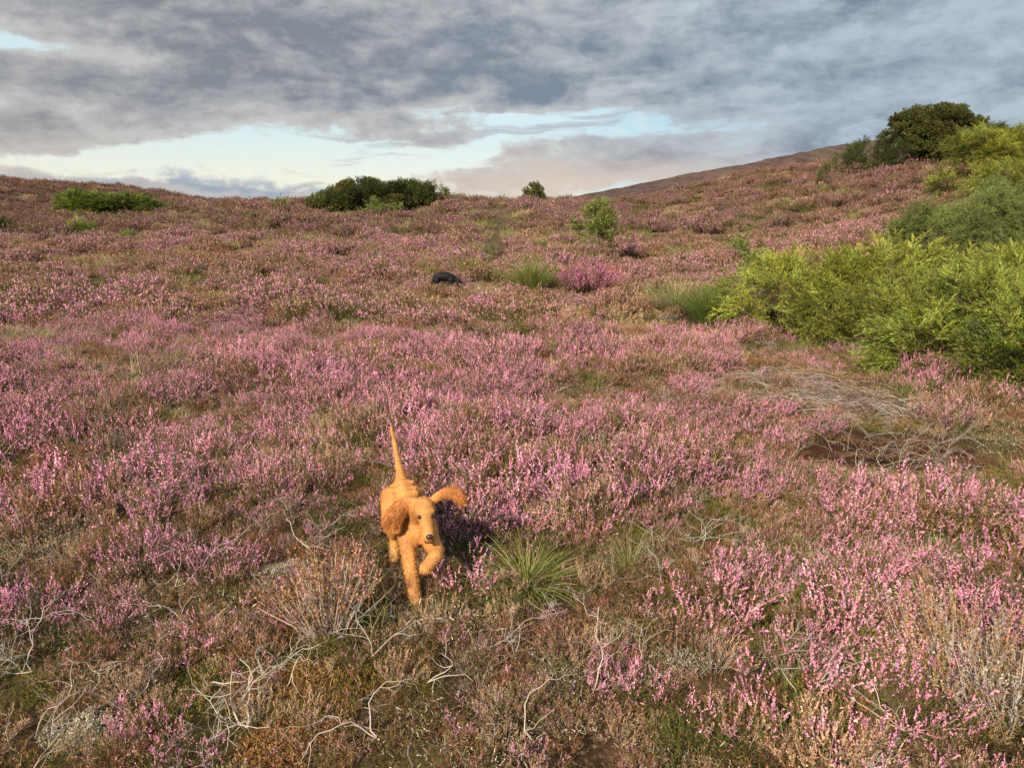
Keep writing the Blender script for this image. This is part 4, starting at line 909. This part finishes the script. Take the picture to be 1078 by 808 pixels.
def black_dog():
    b = at(468, 307) - np.array([0, 0, .04])
    S_ = .70; root = thing('black_dog', tuple(b), 'black dog half hidden in the heather up the slope, only its arched back showing', 'dog', rz=R(8))
    I = (1, 1, 1)
    ch = [([(-.26, 0, .47, .125), (-.10, 0, .52, .145), (.08, 0, .52, .155), (.22, 0, .47, .145)], (1, .85, 1)),
          ([(.24, 0, .48, .11), (.36, -.02, .42, .085), (.45, -.04, .36, .078)], I), ([(.46, -.04, .35, .075), (.55, -.06, .30, .05), (.60, -.07, .28, .038)], I),
          ([(.42, -.10, .38, .04), (.42, -.12, .30, .045), (.43, -.12, .24, .03)], (1, .4, 1)), ([(.42, .05, .38, .04), (.42, .07, .30, .045), (.43, .07, .24, .03)], (1, .4, 1)),
          ([(-.28, 0, .48, .05), (-.36, 0, .40, .034), (-.42, 0, .30, .022), (-.44, 0, .22, .012)], I),
          ([(.20, .09, .42, .08), (.20, .10, .25, .05), (.22, .10, .10, .036), (.25, .10, .03, .04)], I), ([(.20, -.09, .42, .08), (.22, -.10, .25, .05), (.20, -.10, .10, .036), (.23, -.10, .03, .04)], I),
          ([(-.24, .09, .44, .10), (-.20, .10, .28, .07), (-.30, .10, .15, .036), (-.26, .10, .03, .038)], I), ([(-.24, -.09, .44, .10), (-.22, -.10, .28, .07), (-.32, -.10, .15, .036), (-.28, -.10, .03, .038)], I)]
    root.scale = (S_, S_, S_)
    me = body_mesh('body', ch, .014, 5, M_FUR); blk = lambda P: np.tile(np.array([.010, .0105, .013]), (len(P), 1))
    paint(me, blk); link('body', me, root)
    link('fur', fur('fur', me, blk, lambda P: np.full(len(P), .032), lambda P: np.tile(np.array([-1, 0, -.6]), (len(P), 1)), 7000, 13, .005, M_FUR), root)
    ball('nose', gloss('dark_nose', (.01, .01, .01), .3), Vector((.635, -.075, .285)), .02, .024, .018, root)
    for sy in (-.10, .02): ball('eye', gloss('dark_eye', (.012, .008, .006), .1), Vector((.52, sy, .365)), .011, .011, .011, root)
    CLEAR.append((b[0], b[1], .45)); CLEAR.append((b[0] + .3, b[1], .25)); CLEAR.append((b[0] - .25, b[1], .25))
n0 = len(CLEAR); golden_dog(); DOGC = CLEAR[n0:]; black_dog()

# ------------------------------------------------------------------ worn places in the heath
for q in ((425, 680, .2, .12, .9), (320, 735, .2, .14, .9), (470, 735, .3, .1, .7), (700, 708, .34, .1, .7), (880, 600, .26, .12, .9), (850, 560, .4, .2, .5),
          (300, 600, .2, .12, .8), (1050, 625, .2, .1, .8), (262, 770, .25, .12, .6), (520, 690, .25, .1, .6)): bare_at(*q)
for q in ((925, 468, .85, .62), (870, 430, .9, .5, .9), (1040, 480, .5, .3, .7), (800, 400, .5, .3, .7)): bare_at(*q)

def peat_hollow():
    """flattened mats of dead stems round the hollow"""
    for (lab, seed, px, py, L, n, az0, w, cols) in (
        ('flattened mat of pale dead stems draped over the lip of the peat hollow', 951, 880, 430, .5, 560, -.25, .55, GREY + STRAW[1:2] + WOODC),
        ('brown dead heather stems fanned across the ground on the juniper side of the hollow', 952, 815, 408, .7, 330, -.1, .5, STRAW[1:2] + GREY + WOODC),
        ('tangle of dark dead stems along the floor of the peat hollow', 953, 935, 496, .5, 110, .3, .5, WOODC + GREY[2:])):
        b = at(px, py); rng = np.random.default_rng(seed); mb = MB()
        for i in range(n):
            p = np.array([rng.normal() * w * .55, rng.normal() * w * .32, 0]); a = az0 + rng.normal() * .45 + (PI if rng.uniform() < .3 else 0)
            d = np.array([math.cos(a), math.sin(a), rng.normal() * .10]); l = L * rng.uniform(.3, .8); c = rng.normal(size=3) * .12 * l; c[2] *= .4
            t = np.linspace(0, 1, 6)[:, None]; pts = p + d * l * t + c * np.sin(t * PI) + rng.normal(size=(6, 3)) * .006
            pts[:, 2] = Zg(pts[:, 0] + b[0], pts[:, 1] + b[1]) - b[2] + .01 + rng.uniform(0, .10) * np.sin(t[:, 0] * PI) + rng.uniform(0, .05)
            mb.tube(pts, rng.uniform(.0012, .0026), pick(rng, cols, 1)[0] * .8, 4)
        tag(link('dead_stem_mat', mb.mesh('dead_stem_mat', M_WOOD, smooth=True), None, tuple(b)), lab, 'dead stems')
peat_hollow()

# ------------------------------------------------------------------ the heather itself (nobody could count it)
HN = variants('heather', .18, .21, 40, 7, 17, .0050, .0013)
HM = variants('heather', .27, .27, 34, 7, 7, .0125, .0018)
keep_ = PINK, DUSTY
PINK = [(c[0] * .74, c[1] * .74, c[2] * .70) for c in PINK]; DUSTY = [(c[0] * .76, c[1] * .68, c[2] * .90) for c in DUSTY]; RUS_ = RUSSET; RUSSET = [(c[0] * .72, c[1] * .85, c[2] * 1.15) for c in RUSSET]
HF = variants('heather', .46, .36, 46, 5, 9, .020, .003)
PINK, DUSTY = keep_; RUSSET = RUS_
n1 = sow('heather', 0, 1.15, 10.5, 62, .92, 1, 'flowering and fading ling heather covering the near heath', HN)
n2 = sow('heather', 1, 10.5, 29, 14.5, 1.05, 2, 'pink and russet heather over the middle slope behind the golden spaniel', HM, .88, 1.5)
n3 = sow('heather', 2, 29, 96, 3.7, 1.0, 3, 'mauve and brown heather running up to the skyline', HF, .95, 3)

def undergrowth():
    rng = np.random.default_rng(88); x, y = field(rng, 1.1, 7.5, 75); n = len(x)
    f = fbm(x * 1.6, y * 1.6, 101, 2) + rng.normal(size=n) * .10
    k = np.where(f > .60, rng.choice([12, 6, 7], n), np.where(f > .48, rng.choice([13, 8, 4, 9], n), rng.choice([9, 10, 8, 13, 5], n)))
    keep = np.ones(n, bool)
    for (cx, cy, r) in CLEAR[:4]: keep &= np.hypot(x - cx, y - cy) > r * .9
    for (cx, cy, r) in DOGC: keep &= np.hypot(x - cx, y - cy) > r * .5
    x, y, k = x[keep], y[keep], k[keep]; n = len(x); s = rng.uniform(.30, .62, n)
    rot = np.stack([rng.normal(size=n) * .25, rng.normal(size=n) * .25, rng.uniform(0, 6.28, n)], -1)
    scatter('heather_undergrowth', HN, np.stack([x, y, Zg(x, y) - .01], -1), rot, np.stack([s, s, s * rng.uniform(.7, 1.1, n)], -1), k, 'short rusty, straw and olive undergrowth filling the gaps between near heather clumps', 'heather')
undergrowth()

def litter():
    rng = np.random.default_rng(77)
    # bare stems
    ms = []
    for i in range(5):
        mb = MB(); r2 = np.random.default_rng(500 + i)
        for j in range(3):
            a = r2.uniform(0, 6.28); twig(mb, r2, np.array([0, 0, .01]), np.array([math.cos(a), math.sin(a), r2.uniform(.1, 1.2)]), r2.uniform(.12, .26), .0020, 2, GREY[i % 4], .3, .0)
        ms.append(mb.mesh('dead_stem', M_WOOD))
    x, y = field(rng, 1.2, 10, 24.0); b = bare(x, y); keep = rng.uniform(size=len(x)) < .45 + .5 * b; x, y = x[keep], y[keep]; n = len(x)
    rot = np.stack([rng.normal(size=n) * .25, rng.normal(size=n) * .25, rng.uniform(0, 6.28, n)], -1); s = rng.uniform(.5, 1.15, n)
    scatter('dead_stems', ms, np.stack([x, y, Zg(x, y)], -1), rot, np.stack([s] * 3, -1), rng.integers(0, 5, n), 'bleached wiry dead heather stems lying all through the near heath', 'dead stems')
    # moss and leaf litter on the open ground
    ms = []
    for i, cols in enumerate((GMOSS + MOSSY[:1], MOSSY[2:] + WOODC + RUSSET[:1], LICH[1:] + WOODC + BROWNL + GMOSS, WOODC + BROWNL + STRAW[3:], GMOSS + GREEN + BROWNL[:1])):
        r2 = np.random.default_rng(520 + i); mb = MB(); q = 1300
        P = r2.normal(size=(q, 3)) * np.array([.085, .085, .010]); P[:, 2] = np.abs(P[:, 2]) + .002 + .02 * np.exp(-(P[:, 0] ** 2 + P[:, 1] ** 2) / .006)
        mossy = i in (0, 4); A = unit(rdir(r2, q) + np.array([0, 0, .9 if mossy else .1]))
        mb.blades(P, A, perp(r2, A), (.009 if mossy else .011) * r2.uniform(.4, 2.0, q), (.0016 if i != 2 else .0026) * r2.uniform(.6, 1.5, q), pick(r2, cols, q, .2), .4)
        ms.append(mb.mesh('litter_tuft', M_MOSS))
    x, y = field(rng, 1.15, 9.5, 42); n = len(x)
    f = fbm(x * 1.3, y * 1.3, 91, 2) + rng.normal(size=n) * .06
    k = np.where(f > .60, 0, np.where(f > .53, 4, np.where(f > .43, 3, np.where(f > .33, 1, 2)))); hol = np.exp(-(((x - 2.7) / .8) ** 2 + ((y - 5.1) / .45) ** 2)) > .35; k = np.where(hol, 1, k)
    s = rng.uniform(.6, 1.5, n); rot = np.stack([rng.normal(size=n) * .15, rng.normal(size=n) * .15, rng.uniform(0, 6.28, n)], -1)
    scatter('moss_litter', ms, np.stack([x, y, Zg(x, y)], -1), rot, np.stack([s] * 3, -1), k, 'moss, lichen and brown leaf litter between the heather clumps', 'moss')
    # thin grass through the heather
    ms = []
    for i in range(4):
        r2 = np.random.default_rng(540 + i); mb = MB(); q = 46; a = r2.uniform(0, 6.28, q); out = np.stack([np.cos(a), np.sin(a), 0 * a], -1)
        P = r2.normal(size=(q, 3)) * np.array([.05, .05, 0]); A = unit(out * .45 + np.array([0, 0, 1]) + r2.normal(size=(q, 3)) * .15); L = r2.uniform(.12, .26, q); W = perp(r2, A)
        c = pick(r2, (OLV + GRN[:2]) if i < 2 else (PALE + OLV), q); mb.blades(P, A, W, L * .55, .004, c, .8); mb.blades(P + A * (L * .55)[:, None], unit(A + out * .5), W, L * .5, .0032, c * 1.1, .15)
        ms.append(mb.mesh('grass_tuft', M_GRASS))
    x, y = field(rng, 2.6, 42, 3.4); g = fbm(x * .5, y * .5, 95, 3); keep = (g > .52) & (rng.uniform(size=len(x)) < .75); x, y = x[keep], y[keep]; n = len(x)
    s = rng.uniform(.7, 1.3, n) * (1 + .8 * sst(y, 8, 25)); rot = np.stack([rng.normal(size=n) * .15, rng.normal(size=n) * .15, rng.uniform(0, 6.28, n)], -1)
    scatter('grass', ms, np.stack([x, y, Zg(x, y)], -1), rot, np.stack([s] * 3, -1), rng.integers(0, 4, n), 'thin olive and straw grass growing up through the heather', 'grass')
litter()
print('heather', n1, n2, n3)
